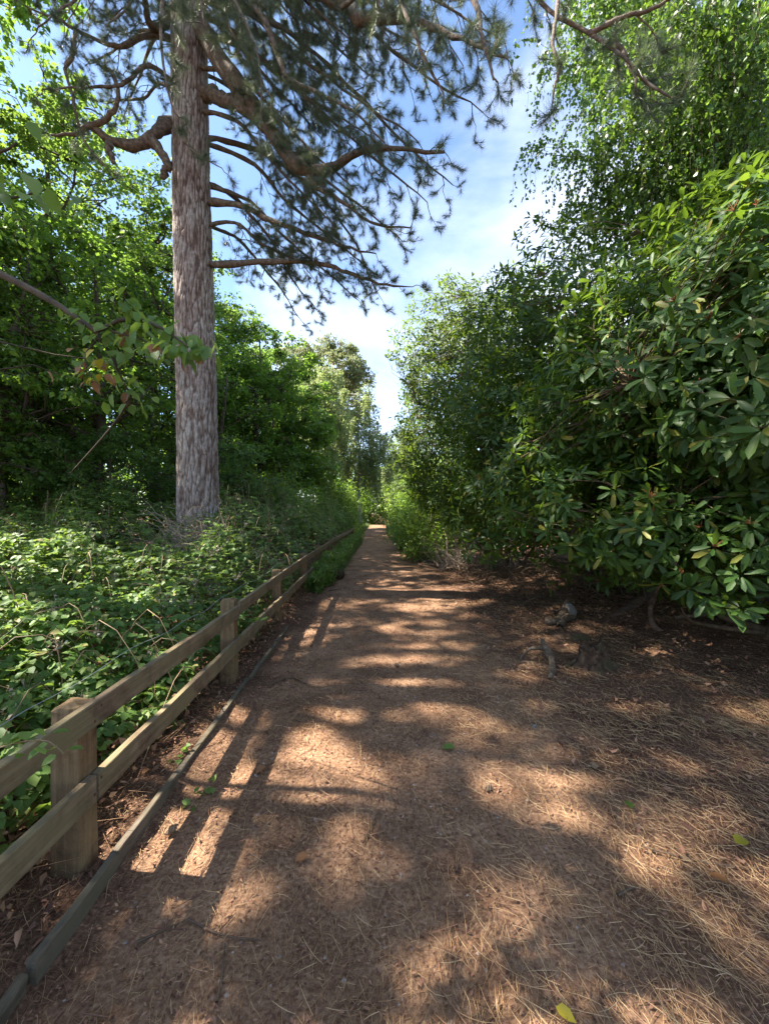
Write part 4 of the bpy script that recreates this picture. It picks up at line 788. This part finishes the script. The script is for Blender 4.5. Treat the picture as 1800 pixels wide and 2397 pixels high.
for k, (X, Y, s_, lb) in enumerate(((-6.4, 9.2, .8, 'shaded sapling just left of the pine foot'), (-5.4, 12.5, .9, 'shaded sapling behind the pine foot'), (-9.5, 9.3, .9, 'dark sapling at the left edge behind the brambles'), (-11.5, 11.3, 1.0, 'leafy sapling deep at the left of the wood'), (-3.9, 12.6, .62, 'leafy sapling right of the pine foot'))):
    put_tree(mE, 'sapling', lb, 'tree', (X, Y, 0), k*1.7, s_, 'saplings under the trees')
# far wood closing the horizon
rng = np.random.default_rng(91); mb = MB(); pc = []
for (n, f) in ((90, lambda: (rng.uniform(-70, 60), rng.uniform(58, 95))), (46, lambda: (rng.uniform(-48, -22), rng.uniform(4, 58))), (40, lambda: (rng.uniform(14, 45), rng.uniform(4, 58)))):
    for _ in range(n):
        X, Y = f(); h = rng.uniform(7, 13) if Y > 58 else (rng.uniform(9, 15) if X < 0 else rng.uniform(3.5, 6)); m = 14; d = rdir(m, rng)
        pc.append(A3(X, Y, h*.52)+d*A3(3.0, 3.0, h*.48)*rng.uniform(.6, 1, (m, 1)))
pc = np.concatenate(pc); i = rng.integers(0, len(pc), 62000); p = pc[i]+rng.normal(size=(len(i), 3))*A3(.95, .95, .6); p = p[p[:, 2] > 0]; n = len(p)
scatter(mb, T_SIMPLE, p, rdir(n, rng), nrm(rdir(n, rng)+A3(0, 0, .6)), rng.uniform(.38, .75, n))
tag(mb.obj('distant_woodland', M['oak']), 'belt of far green woodland beyond the end of the path', 'woodland', kind='stuff')

# ------------------------------------------------------------------ brambles
def bh(x, y):
    """height of the bramble thicket"""
    h = np.interp(y, [0, 2, 4, 6, 8, 10, 13], [.45, .62, .85, 1.15, 1.5, 1.8, 1.9])
    e = np.clip((-x-1.52-.05*np.sin(y*3))/.8, 0, 1); e = .32+.68*e**.8
    return h*e*(1+.13*np.sin(x*2.3+y*1.1)+.10*np.sin(y*3.1-x*1.7)+.06*np.sin(x*6+y*5))
br = empty('bramble_thicket', (-3, 4, 0)); BRO = A3(-3, 4, 0); tag(br, 'waist high bramble thicket behind the left fence up to the pine', 'brambles')
rng = np.random.default_rng(17)
def trifol(n, xr, yr, tm, ls, mb, indiv=0, xoff=0):
    y = yr[0]+(yr[1]-yr[0])*rng.random(n); x = xr[0]+(xr[1]-xr[0])*rng.random(n); x = np.minimum(x, np.interp(y, [0, 6, 9, 25], [-1.50, -1.60, -1.80, -1.9])+.06*np.sin(y*7))
    H = bh(x, y); z = H*(1-.75*rng.random(n)**2.2)+rng.normal(size=n)*.04+hgt(x, y)
    P0 = np.stack([x, y, np.maximum(z, .05)], -1); az = rng.uniform(0, 6.28, n); tilt = rng.normal(-.25, .3, n); s = ls*rng.uniform(.65, 1.3, n)
    nn = nrm(A3(.12, -.18, 1)+rdir(n, rng)*.42)
    if indiv:
        vis = (np.abs(P0[:, 0]) < P0[:, 1]*.98+.1) & (z > H*.82); order = np.argsort(np.where(vis, P0[:, 1]/s, 1e9))[:indiv]
    for da, k in ((0, 1.0), (1.25, .85), (-1.25, .85)):
        ax = np.stack([np.cos(az+da), np.sin(az+da), tilt], -1)
        keep = np.ones(n, bool)
        if indiv:
            keep[order] = False
        scatter(mb, tm, P0[keep]-BRO+nrm(ax[keep])*.008, ax[keep], nn[keep], s[keep]*k)
    if indiv:
        # one compound leaf = one object with its three leaflets
        lm = MB(); 
        for da, k in ((0, 1.0), (1.25, .85), (-1.25, .85)):
            scatter(lm, T_OVATE, np.zeros((1, 3)), np.array([[math.cos(da), math.sin(da), -.1]]), np.array([[0, 0, 1.]]), k)
        me = lm.mesh('leaf', M['bramble'])
        for q_ in order:
            o = link('leaf', me, br); o.matrix_local = frame_matrix(P0[q_]-BRO, (math.cos(az[q_]), math.sin(az[q_]), tilt[q_]), nn[q_], float(s[q_]))
mb = MB()
trifol(2600, (-3.2, -1.5), (.5, 3.2), T_OVATE, .072, mb, indiv=150); trifol(5200, (-5.5, -1.5), (2.5, 5.5), T_OVATE, .074, mb, indiv=100)
trifol(7500, (-9, -1.5), (5, 9), T_OVATE_S, .08, mb); trifol(7500, (-12, -1.5), (8, 15), T_OVATE_S, .08, mb); trifol(3000, (-3.2, -1.6), (15, 23), T_OVATE_S, .09, mb)
o = mb.obj('foliage', M['bramble'], br); o['kind'] = 'stuff'
mb = MB()
for _ in range(420):
    y = 14*rng.random()**1.2+.4; x = -1.5-rng.random()*min(8, 1+y*.9); a = rng.uniform(0, 6.28); l_ = rng.uniform(.4, 1.3); x2, y2 = x+math.cos(a)*l_, y+math.sin(a)*l_; x2 = min(x2, -1.42)
    h = float(bh(np.array(x), np.array(y))); p0 = A3(x, y, 0); p2 = A3(x2, y2, float(bh(np.array(x2), np.array(y2)))*rng.uniform(.5, 1.0)); p1 = (p0+p2)/2+A3(0, 0, h*rng.uniform(.7, 1.1))
    tube(mb, smoothp([p0, p1, p2], 9)-BRO, .0045, .002, 4)
o = mb.obj('canes', M['cane'], br); o['kind'] = 'stuff'
mb = MB()
for _ in range(260):
    y = 1.5+9*rng.random(); x = -1.7-rng.random()*min(6, y*.9); c = A3(x, y, float(bh(np.array(x), np.array(y)))+rng.uniform(-.02, .1)); m = 16; pp = c+rng.normal(size=(m, 3))*A3(.035, .035, .03)
    scatter(mb, T_SIMPLE, pp-BRO, rdir(m, rng), rdir(m, rng), rng.uniform(.014, .03, m))
    tubes3(mb, np.repeat(c[None]-A3(0, 0, .06), m, 0)-BRO, pp-BRO, .0015, .001)
o = mb.obj('flower_heads', M['bloom'], br); o['kind'] = 'stuff'
# dead stems and needles caught under the rails
mb = MB(); n = 5200; y = rng.uniform(.5, 8, n); x = -1.28-rng.random(n)**1.3*.75; z = rng.random(n)**2*.30*np.clip((-x-1.22)/.35, .25, 1); p0 = np.stack([x, y, z], -1); d = rdir(n, rng)*A3(.8, 1, .55); l_ = rng.uniform(.04, .22, n)
tubes3(mb, p0, p0+d*l_[:, None]*A3(1, 1, .8), .0014, .0008)
n = 1500; y = rng.uniform(.5, 8, n); x = -1.4-rng.random(n)*.6; z = .03+rng.random(n)*.25; scatter(mb, T_OVATE_S, np.stack([x, y, z], -1), rdir(n, rng), rdir(n, rng), rng.uniform(.02, .06, n))
tag(mb.obj('dead_undergrowth', M['straw']), 'tangle of dead brown stems and needles under the fence rails', 'undergrowth', kind='stuff')
# green weeds and grass on the verges
def weeds(name, label, spots_, mat, rng_, ls, tall, n, kind_t=T_OVATE_S):
    mb = MB()
    for (xa, xb, ya, yb, hh) in spots_:
        m = n; y = rng_.uniform(ya, yb, m); x = rng_.uniform(xa, xb, m); z = hh*rng_.random(m)**.8; scatter(mb, kind_t, np.stack([x, y, z+hgt(x, y)], -1), nrm(rdir(m, rng_)+A3(0, 0, tall)), nrm(rdir(m, rng_)*.7+A3(0, 0, 1)), ls*rng_.uniform(.6, 1.4, m))
    return tag(mb.obj(name, mat), label, 'weeds', kind='stuff')
weeds('verge_weeds', 'green weeds and nettles growing through the far end of the fence', [(-1.55, -1.15, 8.2, 10, .42), (-1.6, -1.1, 9.5, 14, .5), (-1.65, -1.2, 13, 24, .55), (-2.6, -1.7, 24, 34, .6), (-1.5, -1.25, 7.4, 8.8, .3)], M['bramble'], rng, .075, .3, 2600)
def grass(label, spots_):
    mb = MB()
    for (xa, xb, ya, yb, n, hh) in spots_:
        y = rng.uniform(ya, yb, n); x = rng.uniform(xa, xb, n); b0 = np.stack([x, y, hgt(x, y)-.01], -1); d = nrm(rdir(n, rng)*.45+A3(0, 0, 1)); l_ = hh*rng.uniform(.4, 1.2, n)[:, None]; w_ = nrm(np.cross(d, rdir(n, rng)))*.006*max(1, ya/12)
        mb.add(np.stack([b0-w_, b0+w_, b0+d*l_*.6+A3(0, 0, .0)+w_*.6, b0+d*l_+rdir(n, rng)*.2*l_], 1).reshape(-1, 3), q=np.arange(n*4).reshape(-1, 4))
    return tag(mb.obj('verge_grass', M['grass']), label, 'grass', kind='stuff')
grass('tufts of pale grass along both edges of the far path', [(-1.55, -1.15, 9, 20, 3500, .35), (.75, 1.3, 14, 26, 3500, .38), (.2, 1.4, 26, 44, 3000, .4), (-3.4, -1.6, 22, 44, 3000, .4)])

# ------------------------------------------------------------------ bare stems, roots and dead wood on the right
rng = np.random.default_rng(29)
def tangle(name, label, cat, box_, n, mat, r_=(.004, .012), L_=(.4, 1.3), up=.35):
    x0, x1, y0, y1 = box_; mb = MB()
    for _ in range(n):
        x, y = rng.uniform(x0, x1), rng.uniform(y0, y1); p0 = A3(x, y, float(hgt(np.array(x), np.array(y)))+.01); a = rng.uniform(0, 6.28); l_ = rng.uniform(*L_)
        tube(mb, wpath(p0, p0+A3(math.cos(a)*l_, math.sin(a)*l_, abs(rng.normal())*up*l_), 7, .12, .12, rng), rng.uniform(*r_), .002, 4)
    return tag(mb.obj(name, mat), label, cat, kind='stuff')
tangle('bare_low_stems', 'tangled bare brown stems and suckers under the rhododendron edge', 'stems', (1.9, 5.2, 6.6, 11.5), 330, M['stem'])
tangle('bare_low_stems', 'dead twigs piled below the rhododendron beside the light green shrub', 'stems', (1.5, 3.6, 10.5, 13.5), 260, M['deadwood'], L_=(.5, 1.6), up=.8)
def wood_thing(name, label, cat, paths, mat, group=None):
    o0 = np.asarray(paths[0][0][0], float).copy(); o0[2] = 0; mb = MB()
    for pts, rads in paths:
        p = smoothp(pts, 14); rr = np.interp(np.linspace(0, 1, 14), np.linspace(0, 1, len(rads)), rads)*(1+.16*rng.normal(size=14)); tube(mb, p-o0, 0, sides=9, rad=rr)
    o = mb.obj(name, mat); o.location = o0; tag(o, label, cat, group); return o
# stump
st = G(1388, 1560); so = empty('tree_stump', (st[0], st[1], float(hgt(st[0], st[1]))), .4, .82); tag(so, 'dark rotten hollow tree stump on the litter at the right', 'stump')
mb = MB(); nA, nL = 40, 14; V = []; aa = np.linspace(0, 2*math.pi, nA, endpoint=False)
topn = np.array([.23+.04*math.sin(a*2+1)+.02*math.sin(a*5)+.02*rng.normal() for a in aa])
for i in range(nL):
    f = i/(nL-1)
    for j, a in enumerate(aa):
        r_ = (.125+.12*(1-f)**3)*(1+.22*abs(math.sin(a*3.5+1))*(1-.4*f))+.012*rng.normal(); V.append((math.cos(a)*r_*1.25, math.sin(a)*r_, -.04+f*(topn[j]+.04)))
for i in range(5):
    f = 1-(i+1)/5
    for j, a in enumerate(aa): r_ = .10*(.55+.4*f); V.append((math.cos(a)*r_*1.25, math.sin(a)*r_, max(.03, topn[j]*f-.02)))
tot = nL+5; i = np.arange(tot-1)[:, None]*nA; j = np.arange(nA)[None]; k = (j+1) % nA
mb.add(V, q=np.stack([i+j, i+k, i+nA+k, i+nA+j], -1).reshape(-1, 4)); mb.obj('stump_body', M['stump'], so)
mb = MB()
for a in (.3, 1.6, 2.6, 3.6, 4.6, 5.5): tube(mb, smoothp([A3(math.cos(a)*.15, math.sin(a)*.13, .08), A3(math.cos(a)*.27, math.sin(a)*.22, .03), A3(math.cos(a+.2)*.42, math.sin(a+.2)*.34, -.02)], 8), .04, .012, 7)
mb.obj('root', M['stump'], so)
GD = 'pieces of dead wood lying on the litter'
wood_thing('driftwood_branch', 'short knobbly dead branch standing on end left of the stump', 'dead branch', [([G(1288, 1590), G(1292, 1560)+A3(0, 0, .06), G(1275, 1545)+A3(0, 0, .16), G(1268, 1535)+A3(0, 0, .20)], [.03, .038, .03, .018]), ([G(1275, 1545)+A3(0, 0, .14), G(1240, 1535)+A3(0, 0, .09), G(1215, 1545)+A3(0, 0, .02)], [.022, .018, .012])], M['driftwood'], GD)
wood_thing('pale_log', 'pale barkless curved piece of wood beside the grey stone', 'dead wood', [([G(1278, 1460)+A3(0, 0, .06), G(1300, 1462)+A3(0, 0, .07), G(1322, 1445)+A3(0, 0, .12), G(1330, 1435)+A3(0, 0, .2)], [.055, .045, .06, .05]), ([G(1310, 1468)+A3(0, 0, .03), G(1325, 1455)+A3(0, 0, .08), G(1345, 1450)+A3(0, 0, .05)], [.05, .06, .03])], M['driftwood'], GD)
wood_thing('exposed_root', 'thick pale root sloping down from the rhododendron base', 'root', [([G(1590, 1415)+A3(0, 0, .55), G(1540, 1420)+A3(0, 0, .32), G(1490, 1432)+A3(0, 0, .14), G(1435, 1447)+A3(0, 0, .02)], [.10, .09, .09, .04]), ([G(1500, 1430)+A3(0, 0, .12), G(1470, 1425)+A3(0, 0, .05), G(1440, 1420)+A3(0, 0, .01)], [.06, .04, .02])], M['root'])
wood_thing('curved_stem', 'thin curved mossy stem dropping from the rhododendron to the litter', 'stem', [([G(1580, 1440)+A3(0, 0, .75), G(1540, 1455)+A3(0, 0, .48), G(1522, 1470)+A3(0, 0, .28), G(1530, 1480)+A3(0, 0, .1), G(1565, 1485)+A3(0, 0, .01)], [.028, .03, .034, .034, .03])], M['root'])
wood_thing('forked_stem', 'thin forked bare twig sticking up under the far right foliage', 'stem', [([G(1640, 1460), G(1628, 1450)+A3(0, 0, .3), G(1600, 1445)+A3(0, 0, .5)], [.02, .017, .012]), ([G(1628, 1450)+A3(0, 0, .3), G(1632, 1450)+A3(0, 0, .55)], [.015, .01])], M['deadwood'])
# grey stone, mossy hump, cut log by the fence end
def rock(name, label, cat, c, s, mat, seed):
    mb = MB(); u_, v_ = 16, 10; V = []; rr = np.random.default_rng(seed); ph = rr.uniform(0, 6, 4)
    for i in range(v_):
        th = math.pi*i/(v_-1)
        for j in range(u_):
            a = 2*math.pi*j/u_; d = A3(math.sin(th)*math.cos(a), math.sin(th)*math.sin(a), math.cos(th)); k_ = 1+.16*math.sin(3*d[0]+ph[0])*math.sin(4*d[1]+ph[1])+.12*math.sin(5*d[2]+ph[2]); V.append(d*s*k_)
    i = np.arange(v_-1)[:, None]*u_; j = np.arange(u_)[None]; k = (j+1) % u_
    mb.add(V, q=np.stack([i+j, i+u_+j, i+u_+k, i+k], -1).reshape(-1, 4)); o = mb.obj(name, mat); o.location = Vector(c); return tag(o, label, cat)
rock('grey_stone', 'grey rounded stone behind the pale wood on the litter', 'stone', G(1338, 1448)+A3(0, .1, .08), A3(.10, .09, .15), M['stone'], 1)
rock('mossy_hump', 'low moss covered hump just behind the stump', 'mound', G(1335, 1495)+A3(0, 0, .01), A3(.26, .18, .08), M['stump'], 2)
rock('small_stone', 'small pale pebble on the path near the right sunlit patch', 'stone', G(1250, 1700)+A3(0, 0, .012), A3(.018, .015, .013), M['stone'], 3)
lg = wood_thing('cut_log', 'short mossy cut log end lying at the path edge by the weeds', 'log', [([G(735, 1340)+A3(0, 0, .1), G(760, 1345)+A3(0, 0, .1), G(800, 1352)+A3(0, 0, .1)], [.11, .11, .12])], M['stump'])
# dead bush of grey twigs in front of the pine
mb = MB(); b0 = G(590, 1400); o0 = A3(-3.0, 6.6, 0)
for _ in range(70):
    s0 = o0+A3(rng.normal()*.2, rng.normal()*.15, rng.uniform(.7, 1.1)); e = s0+A3(rng.uniform(-1.0, .5), rng.uniform(-.5, .5), rng.uniform(.1, .8)); lp = wpath(s0, e, 8, .07, -.08, rng); tube(mb, lp-o0, .009, .002, 4)
    for __ in range(3): k = rng.integers(3, 8); tube(mb, wpath(lp[k], lp[k]+rdir(1, rng)[0]*.25+A3(-.1, 0, .08), 4, .1, 0, rng)-o0, .004, .0015, 3)
o = mb.obj('dead_bush', M['deadwood']); o.location = o0; tag(o, 'pale leafless dead bush sticking out of the brambles below the pine', 'bush')
# twigs on the path, fallen leaves
GT = 'loose sticks lying on the path'
for k, (pts, r_, lb) in enumerate(((((320, 2205), (370, 2185), (430, 2160)), .006, 'dark crooked stick at the lower left near the edging board'), (((440, 2155), (520, 2195), (610, 2205)), .004, 'thin stick lying just right of the dark crooked one'), (((508, 2350), (520, 2290), (527, 2215)), .006, 'brown stick lying lengthwise at the bottom left of the path'),
        (((1068, 2050), (1074, 2020)), .006, 'short thick twig near the lower middle of the path'), (((1445, 2100), (1490, 2075)), .007, 'short dark twig in the needles at the lower right'), (((1610, 2130), (1650, 2175)), .006, 'pale broken twig in the needles at the far lower right'), (((850, 1980), (872, 1935), (885, 1910)), .004, 'slender dark twig in the centre foreground'), (((1740, 2235), (1800, 2290)), .007, 'tan reed-like stick at the bottom right corner'),
        (((1500, 1980), (1640, 2010), (1800, 2030)), .005, 'long thin stick near the right edge in front of the sunlit strip'), (((770, 1380), (800, 1375)), .012, 'short dark twig on the path beyond the fence shadow'), (((620, 1610), (680, 1590), (720, 1605)), .007, 'bent twig in the shade beside the fence foot'), (((1170, 1450), (1260, 1440), (1350, 1460)), .008, 'long bare twig lying in front of the rhododendron edge'))):
    pw = [G(a, b)+A3(0, 0, .018) for a, b in pts]; pw = [p_+A3(0, 0, float(hgt(p_[0], p_[1]))) for p_ in pw]; o0 = pw[0].copy(); mb = MB(); tube(mb, smoothp(pw, 10)-o0, r_, r_*.5, 6); o = mb.obj('stick', M['root'] if k % 2 else M['stem']); o.location = o0; tag(o, lb, 'stick', GT)
for (px_, py_, s_, me_, lb) in ((1065, 1757, .09, leaf_me[0], 'single green fallen leaf in the middle of the path'), (1300, 2383, .06, lm2, 'yellow fallen leaf at the bottom edge of the picture'), (1440, 1482, .07, lm2, 'small yellow leaf right of the stump'), (620, 1800, .07, lm3, 'tan dead leaf beside the left sunlit patch'), (720, 2010, .06, lm3, 'pale brown leaf in the shaded path centre'),
        (1478, 1893, .07, leaf_me[0], 'green leaf scrap on the right near the sunlit strip'), (1722, 1975, .09, lm2, 'pale yellow leaf at the right edge on the litter'), (1705, 2070, .07, lm3, 'curled dry leaf at the lower right'), (540, 1600, .09, lm3, 'large dry leaf in the shade by the fence post'), (350, 1830, .05, lm3, 'orange dead leaf against the edging board')):
    p_ = G(px_, py_); p_ = p_+A3(0, 0, float(hgt(p_[0], p_[1]))+.03); o = link('fallen_leaf', me_.copy() if False else me_); o.matrix_world = frame_matrix(p_, (math.cos(px_), math.sin(px_), .05), (.1, -.1, 1), s_); tag(o, lb, 'leaf', 'fallen leaves')
# ivy sprigs by the edging, bramble sprigs over the rail
for (pts, lb, n, ls) in (([G(400, 1830), G(425, 1790)+A3(0, 0, .06), G(445, 1760)+A3(0, 0, .1)], 'small bramble sprig sprouting at the edging board', 14, .05), ([G(450, 1880), G(475, 1860)+A3(0, 0, .04), G(500, 1850)+A3(0, 0, .03)], 'low green sprig on the litter right of the edging board', 12, .045),
                         ([P(-40, 1760, 1.25), P(40, 1735, 1.2), P(110, 1730, 1.2), P(150, 1760, 1.2)], 'bright bramble shoot hanging in front of the nearest top rail', 20, .05), ([G(560, 1440)+A3(0, 0, .45), P(590, 1440, 3.6), P(620, 1432, 3.5)], 'bramble shoot poking between the rails past the second post', 14, .06)):
    pw = smoothp(pts, 8); o0 = pw[0].copy(); t = empty('bramble_sprig', tuple(o0)); tag(t, lb, 'sprig', 'small bramble sprigs'); mb = MB(); tube(mb, pw-o0, .003, .0015, 5); mb.obj('stem', M['cane'], t)
    for q_ in range(n):
        p_ = pw[R.integers(1, 8)]+R.normal(size=3)*.02; o = link('leaf', leaf_me[0], t); o.matrix_local = frame_matrix(p_-o0, nrm(rdir(1)[0]*A3(1, 1, .4)+A3(0, 0, .1)), nrm(A3(0, -.2, 1)+rdir(1)[0]*.4), ls*R.uniform(.7, 1.2))

cm = MB(); nA, nL = 9, 9; V = []
for i in range(nL):
    f = i/(nL-1); rr_ = .019*math.sin(math.pi*min(1, f*.85+.12))**.8
    for j in range(nA): a = 2*math.pi*(j+.5*(i % 2))/nA; k_ = 1.18 if (i+j) % 2 else .85; V.append((rr_*k_*math.cos(a), f*.058-.029, rr_*k_*math.sin(a)+.015))
i = np.arange(nL-1)[:, None]*nA; j = np.arange(nA)[None]; k = (j+1) % nA
cm.add(V, q=np.stack([i+j, i+k, i+nA+k, i+nA+j], -1).reshape(-1, 4)); cm = cm.mesh('pine_cone', M['cone'], False)
for (px_, py_, rz_, lb) in ((1390, 1788, .5, 'pine cone lying on the litter right of the path centre'), (1140, 1850, 1.9, 'pine cone in the near middle of the path'), (400, 1950, 2.6, 'pine cone close to the edging board'), (1640, 1690, 3.5, 'pine cone in the shaded litter at the right edge'), (930, 1560, 4.2, 'pine cone in the middle distance on the path')):
    p_ = G(px_, py_); o = link('pine_cone', cm); o.location = (p_[0], p_[1], float(hgt(p_[0], p_[1]))+.008); o.rotation_euler = (0, 0, rz_); tag(o, lb, 'pine cone', 'fallen pine cones')

mb = MB(); rg = np.random.default_rng(5); n = 1500; y = .9+10*rg.random(n)**1.3; lft, rgt = path_edges(y); x = lft+(rgt-lft)*rg.random(n); z = hgt(x, y)+.006; r_ = rg.uniform(.004, .012, n)*np.interp(y, [1, 8], [.8, 1.5]); oc = np.array([(1, 0, 0), (0, 1, 0), (-1, 0, 0), (0, -1, 0), (0, 0, .6)], float)
V = np.stack([x, y, z], -1)[:, None]+oc[None]*r_[:, None, None]*rg.uniform(.7, 1.3, (n, 5, 1)); off = np.arange(n)[:, None, None]*5
mb.add(V.reshape(-1, 3), t=(off+np.array([[0, 1, 4], [1, 2, 4], [2, 3, 4], [3, 0, 4]])[None]).reshape(-1, 3))
tag(mb.obj('path_gravel', M['gravel'], smooth=False), 'small stones pressed into the reddish path', 'gravel', kind='stuff')
